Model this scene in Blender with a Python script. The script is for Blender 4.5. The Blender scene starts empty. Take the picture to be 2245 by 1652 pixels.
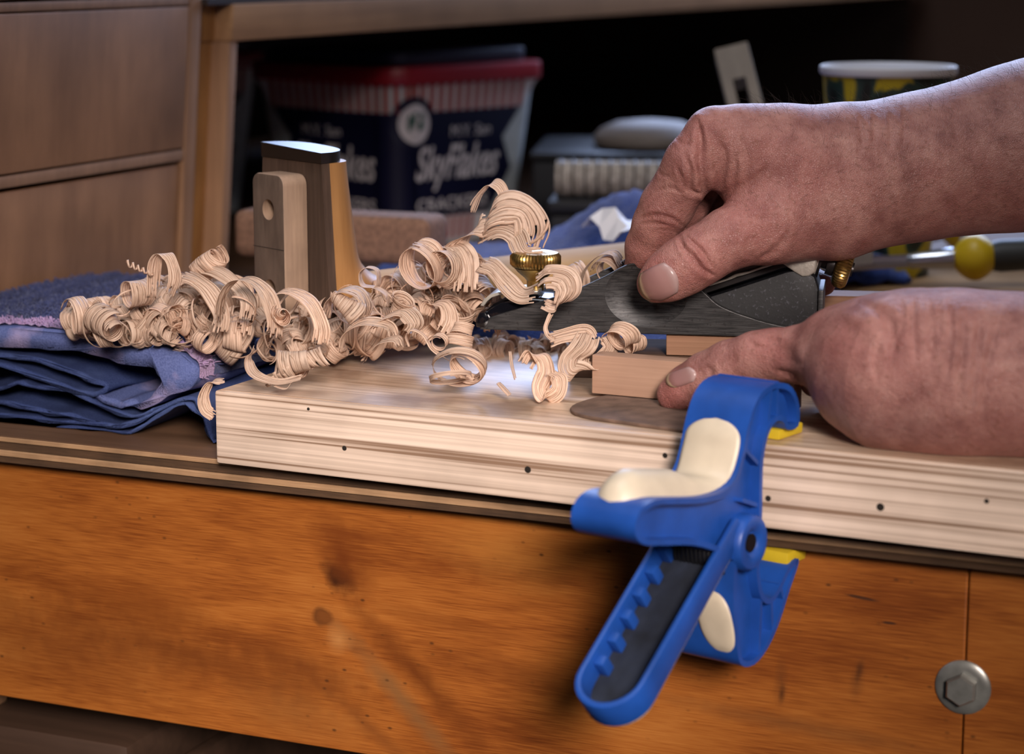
import bpy, bmesh, math, random
import numpy as np
from mathutils import Vector, Matrix
random.seed(7); np.random.seed(7)
SC = bpy.context.scene
COL = SC.collection
# ------------------------------------------------------------------ camera
F = 4800.0; CX = 1122.5; CY = 826.0; CAMZ = 0.2545; PITCH = math.radians(10.9)
SP, CP = math.sin(PITCH), math.cos(PITCH)
cam_d = bpy.data.cameras.new('camera'); cam = bpy.data.objects.new('camera', cam_d); COL.objects.link(cam)
cam_d.sensor_fit = 'HORIZONTAL'; cam_d.sensor_width = 22.45; cam_d.lens = 48.0
cam.location = (0, 0, CAMZ); cam.rotation_euler = (math.pi/2 - PITCH, 0, 0)
cam_d.clip_start = 0.02
cam_d.dof.use_dof = True; cam_d.dof.focus_distance = 1.115; cam_d.dof.aperture_fstop = 4.6
SC.camera = cam
# ------------------------------------------------------------------ light
SC.view_settings.view_transform = 'Standard'; SC.view_settings.look = 'None'
SC.view_settings.gamma = 1.0; SC.view_settings.use_curve_mapping = False
SC.view_settings.exposure = 0.0
W = bpy.data.worlds.new('workshop_air'); SC.world = W; W.use_nodes = True
W.node_tree.nodes['Background'].inputs[0].default_value = (0.30, 0.33, 0.42, 1)
W.node_tree.nodes['Background'].inputs[1].default_value = 0.06
def area(name, loc, target, sx, sy, power, col):
    d = bpy.data.lights.new(name, 'AREA'); d.shape = 'RECTANGLE'; d.size = sx; d.size_y = sy
    d.energy = power; d.color = col
    o = bpy.data.objects.new(name, d); COL.objects.link(o); o.location = loc
    o.rotation_euler = (Vector(target) - Vector(loc)).to_track_quat('-Z', 'Y').to_euler()
    return o
area('rear_light', (0.62, 3.43, 1.28), (0.22, 2.513, 1.28), 2.2, 1.25, 92, (0.50, 0.64, 1.0))  # unseen cool area light added behind for blue sheen on upper faces
area('fill_light', (1.25, -0.55, 1.35), (0.0, 1.25, 0.05), 1.0, 1.0, 3.5, (1.0, 0.88, 0.80))  # added fill from the right front, brightens the tubs
def lamp(name, loc, target, power, deg, rad, col):
    d = bpy.data.lights.new(name, 'SPOT'); d.energy = power; d.spot_size = math.radians(deg); d.spot_blend = 1.0; d.shadow_soft_size = rad; d.color = col
    o = bpy.data.objects.new(name, d); COL.objects.link(o); o.location = loc
    o.rotation_euler = (Vector(target) - Vector(loc)).to_track_quat('-Z', 'Y').to_euler(); return o
lamp('front_spot', (0.16, -0.55, 0.62), (-0.075, 1.03, -0.06), 450, 18.5, 0.30, (1.0, 0.87, 0.80))  # unseen spot added to pool light on the board and dim the edges
area('skylight', (-0.25, 0.80, 1.75), (0.0, 1.15, 0.0), 0.9, 0.9, 12, (0.90, 0.93, 1.0))
# ------------------------------------------------------------------ pixel helpers (2245 x 1652 frame)
CAMV = Vector((0, 0, CAMZ))
def ray(px, py):
    u = (px - CX)/F; v = (CY - py)/F
    return Vector((u, CP + v*SP, -SP + v*CP))
def at(px, py, Y):
    r = ray(px, py); return CAMV + r*(Y/r.y)
def onz(px, py, z):
    r = ray(px, py); return CAMV + r*((z - CAMZ)/r.z)
def onplane(px, py, p0, n):
    r = ray(px, py); return CAMV + r*((p0 - CAMV).dot(n)/r.dot(n))
def proj(p):
    d = Vector(p) - CAMV
    z = d.y*CP - d.z*SP; y = d.y*SP + d.z*CP
    return CX + F*d.x/z, CY - F*y/z
def projn(P):
    z = P[:,1]*CP - (P[:,2]-CAMZ)*SP; y = P[:,1]*SP + (P[:,2]-CAMZ)*CP
    return CX + F*P[:,0]/z, CY - F*y/z, z
def rot_frame(o, ang):      # x axis turned by ang (radians) about z
    return Matrix.Translation(o) @ Matrix.Rotation(ang, 4, 'Z')
# ------------------------------------------------------------------ object helpers
def setmesh(name, vf, mat, smooth=False):
    v, f = vf
    me = bpy.data.meshes.new(name); me.from_pydata([tuple(q) for q in v], [], [tuple(int(i) for i in q) for q in f])
    me.validate(); me.update()
    if mat: me.materials.append(mat)
    if smooth:
        me.polygons.foreach_set('use_smooth', [True]*len(me.polygons))
        if smooth == 'auto':
            try: me.set_sharp_from_angle(angle=math.radians(38))
            except Exception: pass
    return me
def tag(o, label=None, cat=None, group=None, kind=None):
    if label: o['label'] = label
    if cat: o['category'] = cat
    if group: o['group'] = group
    if kind: o['kind'] = kind
    return o
def thing(name, label, cat, frame, group=None, kind=None):
    o = bpy.data.objects.new(name, None); COL.objects.link(o); o.matrix_world = frame
    o.empty_display_size = 0.02
    return tag(o, label, cat, group, kind)
def part(name, vf, mat, parent, smooth='auto', label=None, kind=None):
    o = bpy.data.objects.new(name, setmesh(name, vf, mat, smooth)); COL.objects.link(o); o.parent = parent
    return tag(o, label=label, kind=kind)
def solo(name, vf, mat, frame, label=None, cat=None, group=None, kind=None, smooth='auto'):
    o = bpy.data.objects.new(name, setmesh(name, vf, mat, smooth)); COL.objects.link(o); o.matrix_world = frame
    return tag(o, label, cat, group, kind)
def fromme(name, me, parent, label=None):
    o = bpy.data.objects.new(name, me); COL.objects.link(o); o.parent = parent
    return tag(o, label=label)
# ------------------------------------------------------------------ shapes -> (verts, faces)
def merge(*L):
    V, Fc = [], []
    for v, f in L:
        b = len(V); V += [tuple(q) for q in v]; Fc += [tuple(i+b for i in q) for q in f]
    return V, Fc
def xf(vf, M):
    return [tuple(M @ Vector(q)) for q in vf[0]], vf[1]
def bm_out(bm):
    bm.verts.index_update(); r = ([tuple(v.co) for v in bm.verts], [tuple(v.index for v in f.verts) for f in bm.faces]); bm.free(); return r
def box(x0, x1, y0, y1, z0, z1, bev=0.0, seg=2):
    bm = bmesh.new(); bmesh.ops.create_cube(bm, size=1)
    for v in bm.verts: v.co = ((x0+x1)/2 + v.co.x*(x1-x0), (y0+y1)/2 + v.co.y*(y1-y0), (z0+z1)/2 + v.co.z*(z1-z0))
    if bev: bmesh.ops.bevel(bm, geom=bm.edges[:], offset=bev, segments=seg, profile=0.6, affect='EDGES')
    return bm_out(bm)
def prism(poly, h0, h1, ax='y', bev=0.0, seg=2):
    """polygon in the plane normal to ax, extruded from h0 to h1"""
    def mp(a, b, h):
        return {'y': (a, h, b), 'z': (a, b, h), 'x': (h, a, b)}[ax]
    n = len(poly)
    bm = bmesh.new()
    A = [bm.verts.new(mp(a, b, h0)) for a, b in poly]; B = [bm.verts.new(mp(a, b, h1)) for a, b in poly]
    f0 = bm.faces.new(A); f1 = bm.faces.new(B[::-1])
    for i in range(n): bm.faces.new((A[i], B[i], B[(i+1) % n], A[(i+1) % n]))
    bmesh.ops.recalc_face_normals(bm, faces=bm.faces[:])
    if bev:
        es = [e for e in bm.edges if (e.verts[0] in A and e.verts[1] in A) or (e.verts[0] in B and e.verts[1] in B)]
        bmesh.ops.bevel(bm, geom=es, offset=bev, segments=seg, profile=0.5, affect='EDGES')
    return bm_out(bm)
def lathe(prof, n=32, M=None, close=True):
    V, Fc = [], []
    m = len(prof)
    for i in range(n):
        a = 2*math.pi*i/n
        for r, z in prof: V.append((r*math.cos(a), r*math.sin(a), z))
    for i in range(n):
        for j in range(m-1):
            a = i*m+j; b = ((i+1) % n)*m+j
            Fc.append((a, b, b+1, a+1))
    if close:
        Fc.append(tuple(i*m+m-1 for i in range(n))); Fc.append(tuple(i*m for i in range(n))[::-1])
    r = (V, Fc)
    return xf(r, M) if M is not None else r
def axisM(p, d):
    return Matrix.Translation(p) @ Vector(d).to_track_quat('Z', 'X').to_matrix().to_4x4()
def cyl(p0, p1, r0, r1=None, n=20):
    p0 = Vector(p0); p1 = Vector(p1); r1 = r0 if r1 is None else r1
    return lathe([(r0, 0), (r1, (p1-p0).length)], n, axisM(p0, p1-p0))
def tube(path, rad, n=10, cap=True):
    P = [Vector(p) for p in path]; V, Fc = [], []
    up = Vector((0, 0, 1)); nrm = None
    for i, p in enumerate(P):
        t = (P[min(i+1, len(P)-1)] - P[max(i-1, 0)]).normalized()
        if nrm is None:
            nrm = t.cross(up if abs(t.z) < .9 else Vector((1, 0, 0))).normalized()
        nrm = (nrm - t*nrm.dot(t)).normalized(); b = t.cross(nrm)
        r = rad[i] if hasattr(rad, '__len__') else rad
        for k in range(n):
            a = 2*math.pi*k/n; V.append(tuple(p + nrm*(r*math.cos(a)) + b*(r*math.sin(a))))
    for i in range(len(P)-1):
        for k in range(n):
            a = i*n+k; b_ = i*n+(k+1) % n; Fc.append((a, b_, b_+n, a+n))
    if cap:
        Fc.append(tuple(range(n))[::-1]); Fc.append(tuple((len(P)-1)*n+k for k in range(n)))
    return V, Fc
def catmull(P, k=6):
    P = [np.array(p, float) for p in P]; Q = [2*P[0]-P[1]] + P + [2*P[-1]-P[-2]]; out = []
    for i in range(1, len(Q)-2):
        for j in range(k):
            t = j/k; a, b, c, d = Q[i-1], Q[i], Q[i+1], Q[i+2]
            out.append(0.5*((2*b) + (c-a)*t + (2*a-5*b+4*c-d)*t*t + (3*b-a-3*c+d)*t**3))
    out.append(P[-1]); return out
# ------------------------------------------------------------------ materials
def nd(nt, t, ins=None, **props):
    n = nt.nodes.new('ShaderNode'+t)
    for k, v in props.items(): setattr(n, k, v)
    for k, v in (ins or {}).items():
        s = n.inputs[k]
        if isinstance(v, bpy.types.NodeSocket): nt.links.new(v, s)
        else:
            if hasattr(s.default_value, '__len__') and not hasattr(v, '__len__'): v = (v,)*len(s.default_value)
            if hasattr(v, '__len__') and len(v) == 3 and len(s.default_value) == 4: v = (*v, 1)
            s.default_value = v
    return n
def newmat(name):
    m = bpy.data.materials.new(name); m.use_nodes = True; nt = m.node_tree
    return m, nt, nt.nodes['Principled BSDF']
def mathn(nt, op, a, b=0.0, clamp=False):
    n = nt.nodes.new('ShaderNodeMath'); n.operation = op; n.use_clamp = clamp
    for i, v in enumerate((a, b)):
        if isinstance(v, bpy.types.NodeSocket): nt.links.new(v, n.inputs[i])
        else: n.inputs[i].default_value = v
    return n.outputs[0]
def ramp(nt, fac, stops):
    n = nt.nodes.new('ShaderNodeValToRGB'); nt.links.new(fac, n.inputs[0]); e = n.color_ramp.elements
    while len(e) > 1: e.remove(e[0])
    e[0].position = stops[0][0]; e[0].color = (*stops[0][1], 1)
    for p, c in stops[1:]:
        q = e.new(p); q.color = (*c, 1)
    return n.outputs[0]
def mix(nt, fac, a, b, blend='MIX'):
    n = nt.nodes.new('ShaderNodeMix'); n.data_type = 'RGBA'; n.blend_type = blend
    for s, v in ((n.inputs[0], fac), (n.inputs[6], a), (n.inputs[7], b)):
        if isinstance(v, bpy.types.NodeSocket): nt.links.new(v, s)
        else: s.default_value = v if not hasattr(v, '__len__') else (*v, 1)
    return n.outputs[2]
def coords(nt, scale=(1, 1, 1), loc=(0, 0, 0), rot=(0, 0, 0), kind='Object'):
    tc = nd(nt, 'TexCoord'); mp = nd(nt, 'Mapping', {'Vector': tc.outputs[kind], 'Scale': scale, 'Location': loc, 'Rotation': rot})
    return mp.outputs[0]
def bump(nt, bs, h, strength=0.3, dist=0.001):
    b = nd(nt, 'Bump', {'Height': h, 'Strength': strength, 'Distance': dist}); nt.links.new(b.outputs[0], bs.inputs['Normal'])
def setc(nt, bs, c):
    if isinstance(c, bpy.types.NodeSocket): nt.links.new(c, bs.inputs['Base Color'])
    else: bs.inputs['Base Color'].default_value = (*c, 1)
def plain(name, c, rough=0.5, metal=0.0, var=0.0, vs=60, spec=0.5, bmp=0.0, bs_scale=300, coat=0.0):
    m, nt, b = newmat(name)
    b.inputs['Roughness'].default_value = rough; b.inputs['Metallic'].default_value = metal
    b.inputs['Specular IOR Level'].default_value = spec; b.inputs['Coat Weight'].default_value = coat
    co = coords(nt)
    nz = nd(nt, 'TexNoise', {'Vector': co, 'Scale': vs, 'Detail': 5})
    k = var
    setc(nt, b, ramp(nt, nz.outputs['Fac'], [(0.3, tuple(x*(1-k) for x in c)), (0.7, tuple(min(1, x*(1+k)) for x in c))]))
    if bmp:
        n2 = nd(nt, 'TexNoise', {'Vector': co, 'Scale': bs_scale, 'Detail': 3}); bump(nt, b, n2.outputs['Fac'], bmp, 0.001)
    return m
def wood(name, light, dark, grain='x', fine=700, along=10, stripes=0.0, stripe_axis='z', stripe_scale=60, rough=0.5, spec=0.4, blot=0.3, blot_s=14, bmp=0.15, coat=0.0):
    m, nt, b = newmat(name)
    sc = {'x': (along, fine, fine), 'y': (fine, along, fine), 'z': (fine, fine, along)}[grain]
    n1 = nd(nt, 'TexNoise', {'Vector': coords(nt, sc), 'Scale': 1.0, 'Detail': 4, 'Roughness': 0.65})
    n2 = nd(nt, 'TexNoise', {'Vector': coords(nt), 'Scale': blot_s, 'Detail': 4})
    lo = {'x': (4, 60, 60), 'y': (60, 4, 60), 'z': (60, 60, 4)}[grain]
    n3 = nd(nt, 'TexNoise', {'Vector': coords(nt, lo), 'Scale': 1.0, 'Detail': 3})
    f = mathn(nt, 'ADD', mathn(nt, 'MULTIPLY', n1.outputs['Fac'], 0.5), mathn(nt, 'MULTIPLY', n3.outputs['Fac'], 0.5))
    if stripes:
        st = {'x': (2.2, 14, stripe_scale), 'y': (14, 0.9, stripe_scale), 'z': (stripe_scale, 14, 0.9)}[grain]
        wv = nd(nt, 'TexNoise', {'Vector': coords(nt, st), 'Scale': 1.0, 'Detail': 2.5, 'Roughness': 0.5})
        ln_ = ramp(nt, wv.outputs['Fac'], [(0.34, (0, 0, 0)), (0.44, (0.55, 0.55, 0.55)), (0.62, (1, 1, 1))])
        f = mathn(nt, 'ADD', mathn(nt, 'MULTIPLY', f, 1-stripes), mathn(nt, 'MULTIPLY', ln_, stripes))
    c = ramp(nt, f, [(0.25, dark), (0.62, light)] if not stripes else [(0.28, dark), (0.50, tuple(0.45*a+0.55*b_ for a, b_ in zip(dark, light))), (0.80, light)])
    bl = ramp(nt, n2.outputs['Fac'], [(0.3, (1-blot,)*3), (0.6, (1, 1, 1))])
    setc(nt, b, mix(nt, 1.0, c, bl, 'MULTIPLY'))
    b.inputs['Roughness'].default_value = rough; b.inputs['Specular IOR Level'].default_value = spec; b.inputs['Coat Weight'].default_value = coat
    b.inputs['Coat Roughness'].default_value = 0.25
    if bmp: bump(nt, b, n1.outputs['Fac'], bmp, 0.0006)
    return m
# ================================================================== materials
M = {}
M['pine_edge'] = wood('pale_pine', (0.90, 0.71, 0.57), (0.30, 0.185, 0.12), 'x', fine=300, along=3, stripes=0.62, stripe_axis='z', stripe_scale=400, rough=0.55, blot=0.2, blot_s=18)
M['drawer'] = wood('drawer_ply', (0.40, 0.20, 0.095), (0.28, 0.135, 0.062), 'z', fine=120, along=24, rough=0.45, blot=0.45, blot_s=9, bmp=0.04)
M['carcass'] = wood('carcass_wood', (0.40, 0.22, 0.12), (0.25, 0.135, 0.075), 'z', fine=260, along=8, rough=0.5, blot=0.2)
M['beam'] = wood('beam_wood', (0.52, 0.29, 0.14), (0.33, 0.175, 0.085), 'x', fine=160, along=5, rough=0.5, blot=0.2)
M['amber'] = wood('amber_wood', (0.42, 0.20, 0.06), (0.22, 0.09, 0.03), 'z', fine=240, along=6, rough=0.4, blot=0.3)
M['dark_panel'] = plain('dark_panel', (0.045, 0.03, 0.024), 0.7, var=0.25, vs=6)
M['wall'] = plain('dim_wall', (0.12, 0.066, 0.046), 0.85, var=0.2, vs=3)
M['floor'] = plain('concrete_floor', (0.06, 0.055, 0.05), 0.8, var=0.2, vs=5)
def ply_mat(name, light, dark, rough):
    return wood(name, light, dark, 'x', fine=900, along=40, rough=rough, blot=0.45, blot_s=30, bmp=0.5)
M['ply_light'] = ply_mat('ply_light', (0.46, 0.28, 0.15), (0.26, 0.14, 0.07), 0.6)
M['ply_dark'] = ply_mat('ply_dark', (0.10, 0.052, 0.025), (0.018, 0.010, 0.006), 0.9)
M['bench_face'] = wood('bench_face', (0.17, 0.09, 0.05), (0.08, 0.042, 0.024), 'x', fine=300, along=6, rough=0.6, spec=0.2, blot=0.3)

def apron_mat():
    m, nt, b = newmat('amber_varnished_pine')
    obj = nd(nt, 'TexCoord').outputs['Object']
    # grain flows around the knots: warp z by the distance to them
    g1 = nd(nt, 'TexNoise', {'Vector': coords(nt, (5, 5, 34)), 'Scale': 1.0, 'Detail': 5, 'Roughness': 0.55, 'Distortion': 0.5})
    g2 = nd(nt, 'TexNoise', {'Vector': coords(nt, (60, 60, 1400)), 'Scale': 1.0, 'Detail': 3})
    g3 = nd(nt, 'TexNoise', {'Vector': coords(nt), 'Scale': 9, 'Detail': 3})
    f = mathn(nt, 'ADD', mathn(nt, 'MULTIPLY', g1.outputs['Fac'], 0.42), mathn(nt, 'MULTIPLY', g2.outputs['Fac'], 0.30))
    f = mathn(nt, 'ADD', f, mathn(nt, 'MULTIPLY', g3.outputs['Fac'], 0.28))
    c = ramp(nt, f, [(0.28, (0.085, 0.018, 0.003)), (0.42, (0.19, 0.050, 0.008)), (0.52, (0.31, 0.096, 0.016)), (0.68, (0.43, 0.16, 0.033))])
    def ell(cx, cz, rx, rz, ang, soft=1.0):
        mp = nd(nt, 'Mapping', {'Vector': obj, 'Location': (cx, 0, cz), 'Rotation': (0, ang, 0), 'Scale': (rx, 1, rz)}, vector_type='TEXTURE')
        sx = nd(nt, 'SeparateXYZ', {0: mp.outputs[0]})
        nzz = nd(nt, 'TexNoise', {'Vector': obj, 'Scale': 120, 'Detail': 3})
        r2 = mathn(nt, 'SQRT', mathn(nt, 'ADD', mathn(nt, 'POWER', mathn(nt, 'ABSOLUTE', sx.outputs[0]), 2), mathn(nt, 'POWER', mathn(nt, 'ABSOLUTE', sx.outputs[2]), 2)))
        r2 = mathn(nt, 'ADD', r2, mathn(nt, 'MULTIPLY', mathn(nt, 'SUBTRACT', nzz.outputs['Fac'], 0.5), 0.7))
        return mathn(nt, 'SUBTRACT', 1.0, mathn(nt, 'MULTIPLY', mathn(nt, 'SUBTRACT', r2, 1-soft), 1/soft, True), True)
    for (px, py, rx, rz, ang, col, s, k) in KNOTS:
        p = BF.inverted() @ onplane(px, py, BF.translation + BN*APY, BN)
        c = mix(nt, mathn(nt, 'MULTIPLY', ell(p.x, p.z, rx, rz, ang, s), k), c, col)
    # small dents and dark specks
    v = nd(nt, 'TexVoronoi', {'Vector': coords(nt, (90, 90, 150)), 'Scale': 1.0}, feature='F1')
    nm = nd(nt, 'TexNoise', {'Vector': obj, 'Scale': 16, 'Detail': 2})
    sp = mathn(nt, 'MULTIPLY', ramp(nt, v.outputs['Distance'], [(0.05, (1, 1, 1)), (0.16, (0, 0, 0))]), ramp(nt, nm.outputs['Fac'], [(0.5, (0, 0, 0)), (0.6, (1, 1, 1))]))
    c = mix(nt, mathn(nt, 'MULTIPLY', sp, 0.75), c, (0.05, 0.018, 0.006))
    setc(nt, b, c)
    b.inputs['Roughness'].default_value = 0.42; b.inputs['Specular IOR Level'].default_value = 0.35
    bump(nt, b, g2.outputs['Fac'], 0.12, 0.0006)
    return m

def boardtop_mat():
    m, nt, b = newmat('worn_board_top')
    n1 = nd(nt, 'TexNoise', {'Vector': coords(nt, (14, 260, 260)), 'Scale': 1.0, 'Detail': 4})
    n2 = nd(nt, 'TexNoise', {'Vector': coords(nt), 'Scale': 22, 'Detail': 4})
    n3 = nd(nt, 'TexNoise', {'Vector': coords(nt), 'Scale': 200, 'Detail': 3})
    c = ramp(nt, n1.outputs['Fac'], [(0.3, (0.42, 0.27, 0.17)), (0.65, (0.70, 0.52, 0.38))])
    c = mix(nt, ramp(nt, n2.outputs['Fac'], [(0.50, (0, 0, 0)), (0.68, (0.75, 0.75, 0.75))]), c, (0.24, 0.14, 0.085))
    setc(nt, b, c)
    b.inputs['Roughness'].default_value = 0.33; b.inputs['Specular IOR Level'].default_value = 0.8
    bump(nt, b, n3.outputs['Fac'], 0.12, 0.0005)
    return m

# ================================================================== frames
TH = math.radians(23.5); APY = 0.014
BU = Vector((math.cos(TH), -math.sin(TH), 0)); BNI = Vector((math.sin(TH), math.cos(TH), 0))  # along bench, into bench
BEDGE = Vector((-0.2762, 1.1537, 0))
BF = rot_frame(BEDGE, -TH)            # bench frame: x along the front, y into the depth
BN = BNI
KNOTS = [  # px, py, rx, rz, angle, colour, softness, strength
    (742, 1264, .0135, .0088, 0.55, (0.040, 0.012, 0.004), 0.6, 0.95), (735, 1275, .004, .003, 0.6, (0.02, 0.007, 0.003), 0.8, 0.9), (752, 1225, .030, .017, 1.0, (0.13, 0.03, 0.005), 1.0, 0.95),
    (708, 1350, .0072, .0058, 0.0, (0.030, 0.010, 0.004), 0.4, 0.95), (712, 1350, .011, .008, 0.0, (0.24, 0.075, 0.015), 0.7, 0.6),
    (742, 1400, .010, .010, 0.7, (0.46, 0.21, 0.065), 1.0, 0.7), (880, 1530, .058, .0080, 0.78, (0.19, 0.085, 0.028), 0.85, 0.8),
    (925, 1490, .075, .010, 0.74, (0.12, 0.030, 0.005), 1.0, 0.9), (775, 1172, .030, .0045, 0.05, (0.15, 0.036, 0.006), 1.0, 0.85),
    (800, 1585, .062, .006, 0.62, (0.17, 0.05, 0.01), 0.9, 0.7), (330, 1345, .09, .010, 0.1, (0.13, 0.032, 0.005), 1.0, 0.6), (150, 1420, .10, .03, 0.1, (0.12, 0.03, 0.006), 1.0, 0.6), (1150, 1480, .08, .010, 0.12, (0.15, 0.04, 0.007), 1.0, 0.6), (1000, 1370, .07, .006, 0.1, (0.17, 0.046, 0.008), 1.0, 0.5),
    (420, 1435, .13, .016, 0.12, (0.13, 0.034, 0.006), 1.0, 0.85), (640, 1450, .06, .012, 0.18, (0.13, 0.033, 0.006), 1.0, 0.75), (330, 1320, .05, .014, 0.1, (0.17, 0.045, 0.007), 1.0, 0.6), (640, 1560, .05, .02, 0.1, (0.17, 0.06, 0.015), 1.0, 0.5),
    (1880, 1490, .0042, .013, 0.15, (0.09, 0.03, 0.01), 1.0, 0.55), (1884, 1470, .0022, .006, 0.2, (0.06, 0.02, 0.007), 1.0, 0.8), (1712, 1490, .004, .015, 0.0, (0.09, 0.03, 0.01), 1.0, 0.5), (1714, 1520, .002, .006, 0.1, (0.06, 0.02, 0.007), 1.0, 0.8),
    (1750, 1590, .09, .006, 0.06, (0.14, 0.05, 0.015), 1.0, 0.6), (1890, 1310, .009, .0009, 0.1, (0.05, 0.02, 0.01), 0.5, 0.9),
    (1950, 1365, .004, .0009, 0.0, (0.05, 0.02, 0.01), 0.5, 0.9), (1100, 1215, .05, .02, 0.1, (0.40, 0.16, 0.032), 1.0, 0.5)]
M['apron'] = apron_mat(); M['board_top'] = boardtop_mat()
M['steel_dull'] = plain('dull_bolt_steel', (0.27, 0.27, 0.25), 0.36, 0.55, var=0.3, vs=90)

# ================================================================== setting
solo('floor', box(-3, 3, -2, 4.5, -0.92, -0.90), M['floor'], Matrix(), kind='structure')
solo('wall_back', box(-1.5, 3.6, 2.50, 2.55, -0.9, 2.3), M['wall'], BF, kind='structure')
wm = Matrix.Translation((0, 0, 0)); wx, wz = -0.105, 1.28
M['frame'] = plain('white_light_frame', (0.6, 0.6, 0.58), 0.5)
solo('rear_light_frame', merge(box(wx-1.17, wx+1.17, 2.47, 2.50, wz+0.64, wz+0.70), box(wx-1.17, wx+1.17, 2.47, 2.50, wz-0.70, wz-0.64), box(wx-1.17, wx-1.11, 2.47, 2.50, wz-0.64, wz+0.64), box(wx+1.11, wx+1.17, 2.47, 2.50, wz-0.64, wz+0.64)), M['frame'], BF, kind='structure')  # unseen frame added around the rear area light
# workbench: plywood top of single veneers, apron boards, bolt
wb = thing('workbench', 'plywood-topped workbench with amber varnished pine apron under the clamp', 'workbench', BF)
lay = [(0.0, -0.0005, 0.0006, 'bench_face'), (-0.0005, -0.0032, 0.0, 'ply_light'), (-0.0032, -0.0078, 0.0012, 'ply_dark'), (-0.0078, -0.0112, 0.0, 'ply_light'), (-0.0112, -0.015, 0.001, 'ply_dark')]
for z1, z0, inset, mt in lay:
    part('ply', box(-0.8, 1.3, inset, 2.49, z0, z1, 0.0004, 1), M[mt], wb)
zb = (BF.inverted() @ onplane(0, 1525, BEDGE + BNI*APY, BNI)).z
seam = (BF.inverted() @ onplane(2116, 1450, BEDGE + BNI*APY, BNI)).x
part('apron_board', box(-0.8, seam-0.0003, APY, APY+0.020, zb, -0.015, 0.0008, 1), M['apron'], wb)
part('apron_board', box(seam+0.0003, 1.3, APY, APY+0.020, zb, -0.015, 0.0008, 1), M['apron'], wb)
for lx in (-0.74, 1.2):
    for ly in (0.1, 2.3): part('leg', box(lx-0.04, lx+0.04, ly-0.04, ly+0.04, -0.90, -0.015, 0.003), M['carcass'], wb)
bp = BF.inverted() @ onplane(2112, 1505, BEDGE + BNI*APY, BNI)
Mb = axisM((bp.x, APY, bp.z), (0, -1, 0))
bo = part('bolt', lathe([(0.0, 0.0), (0.0128, 0.0), (0.0128, 0.0009), (0.0118, 0.0017), (0.009, 0.0021), (0.0, 0.0021)], 40, Mb, False), M['steel_dull'], wb, label='grey steel bolt washer')
part('bolt_head', lathe([(0.0, 0.002), (0.0074, 0.002), (0.0076, 0.0062), (0.0066, 0.0074), (0.0, 0.0078)], 6, Mb, False), M['steel_dull'], bo)
# low case standing under the bench at the left
lc = BF.inverted() @ onplane(285, 1640, BEDGE + BNI*0.03, BNI)
cs = thing('tool_case', 'dim brown wooden case below the bench apron, bottom left', 'case', BF @ Matrix.Translation((lc.x-0.2, 0.05, -0.90)))
M['case'] = wood('case_wood', (0.07, 0.038, 0.024), (0.035, 0.019, 0.012), 'x', fine=200, along=5, rough=0.5)
zt = (BF.inverted() @ onplane(100, 1600, BEDGE + BNI*0.03, BNI)).z + 0.90
part('body', box(-0.2, 0.2, -0.02, 0.3, 0, zt-0.03, 0.006), M['case'], cs)
part('lid', box(-0.2, 0.2, -0.022, 0.302, zt-0.028, zt, 0.008), M['case'], cs)
part('lid_batten', box(-0.2, 0.095, -0.012, 0.012, zt, zt+0.009, 0.003), M['carcass'], cs)

# ---- thick pine board lying on the bench, overhanging its front edge
BDL = Vector((-0.1509, 1.0888, 0)); BDT = math.radians(25.9)
DF = rot_frame(BDL, -BDT)
bd = thing('planing_board', 'thick pale pine board overhanging the bench, clamped at its front edge', 'board', DF)
BDW = 0.20; BDH = 0.038
part('body', box(0, 0.75, 0, BDW, 0.0, BDH, 0.0016, 2), M['pine_edge'], bd)
part('top_face', box(0.0022, 0.748, 0.0022, BDW-0.002, BDH-0.001, BDH+0.00025), M['board_top'], bd, label='worn smooth upper face with brown stains')
M['hole'] = plain('nail_hole_dark', (0.012, 0.007, 0.004), 0.9)
DN = Vector((math.sin(BDT), math.cos(BDT), 0))
for px, py, r in ((755, 982, .0013), (1157, 1029, .0017), (676, 896, .0008), (1458, 998, .0013), (1684, 1092, .0014), (1930, 1111, .0018), (2163, 1098, .0011)):
    q = DF.inverted() @ onplane(px, py, BDL, DN)
    part('nail_hole', lathe([(r, 0), (r*0.9, 0.0002), (r*0.55, 0.0003)], 14, axisM((q.x, 0.0, q.z), (0, -1, 0))), M['hole'], bd)

# ================================================================== drawer cabinet and shelf at the back left
CF = rot_frame(Vector((-0.2288, 1.4991, 0)), math.pi/2 - TH)    # x along the drawer fronts (away), y into the cabinet
LEAN = math.tan(math.radians(4.5))
def lean(vf): return [(x, y - LEAN*z, z) for x, y, z in vf[0]], vf[1]
zc = lambda py: at(402, py, 1.4991).z
cab = thing('drawer_cabinet', 'small wooden cabinet with flat drawer fronts standing on the bench', 'cabinet', CF)
zs = [0.0, zc(715), zc(350), zc(325), zc(12), zc(-8), zc(-300)]
part('side_panel', lean(box(-0.006, 0.008, 0, 0.25, 0, zs[6], 0.0008)), M['carcass'], cab)
part('side_panel', lean(box(-0.56, -0.55, 0, 0.25, 0, zs[6], 0.0008)), M['carcass'], cab)
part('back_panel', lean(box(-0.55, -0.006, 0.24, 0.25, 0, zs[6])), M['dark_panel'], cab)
for a, b_ in ((zs[2]+0.0006, zs[3]), (zs[4]+0.0006, zs[5]), (0, zs[1])):
    part('rail', lean(box(-0.55, -0.006, 0.0005, 0.02, a, b_, 0.0006)), M['carcass'], cab)
for a, b_, ins in ((zs[1], zs[2]-0.0022, 0.0022), (zs[3]+0.0007, zs[4]-0.0004, 0.0), (zs[5]+0.001, zs[6]-0.002, 0.0)):
    part('drawer', lean(box(-0.549, -0.0075, ins, ins+0.2, a+0.0005, b_, 0.0012)), M['drawer'], cab)
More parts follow.
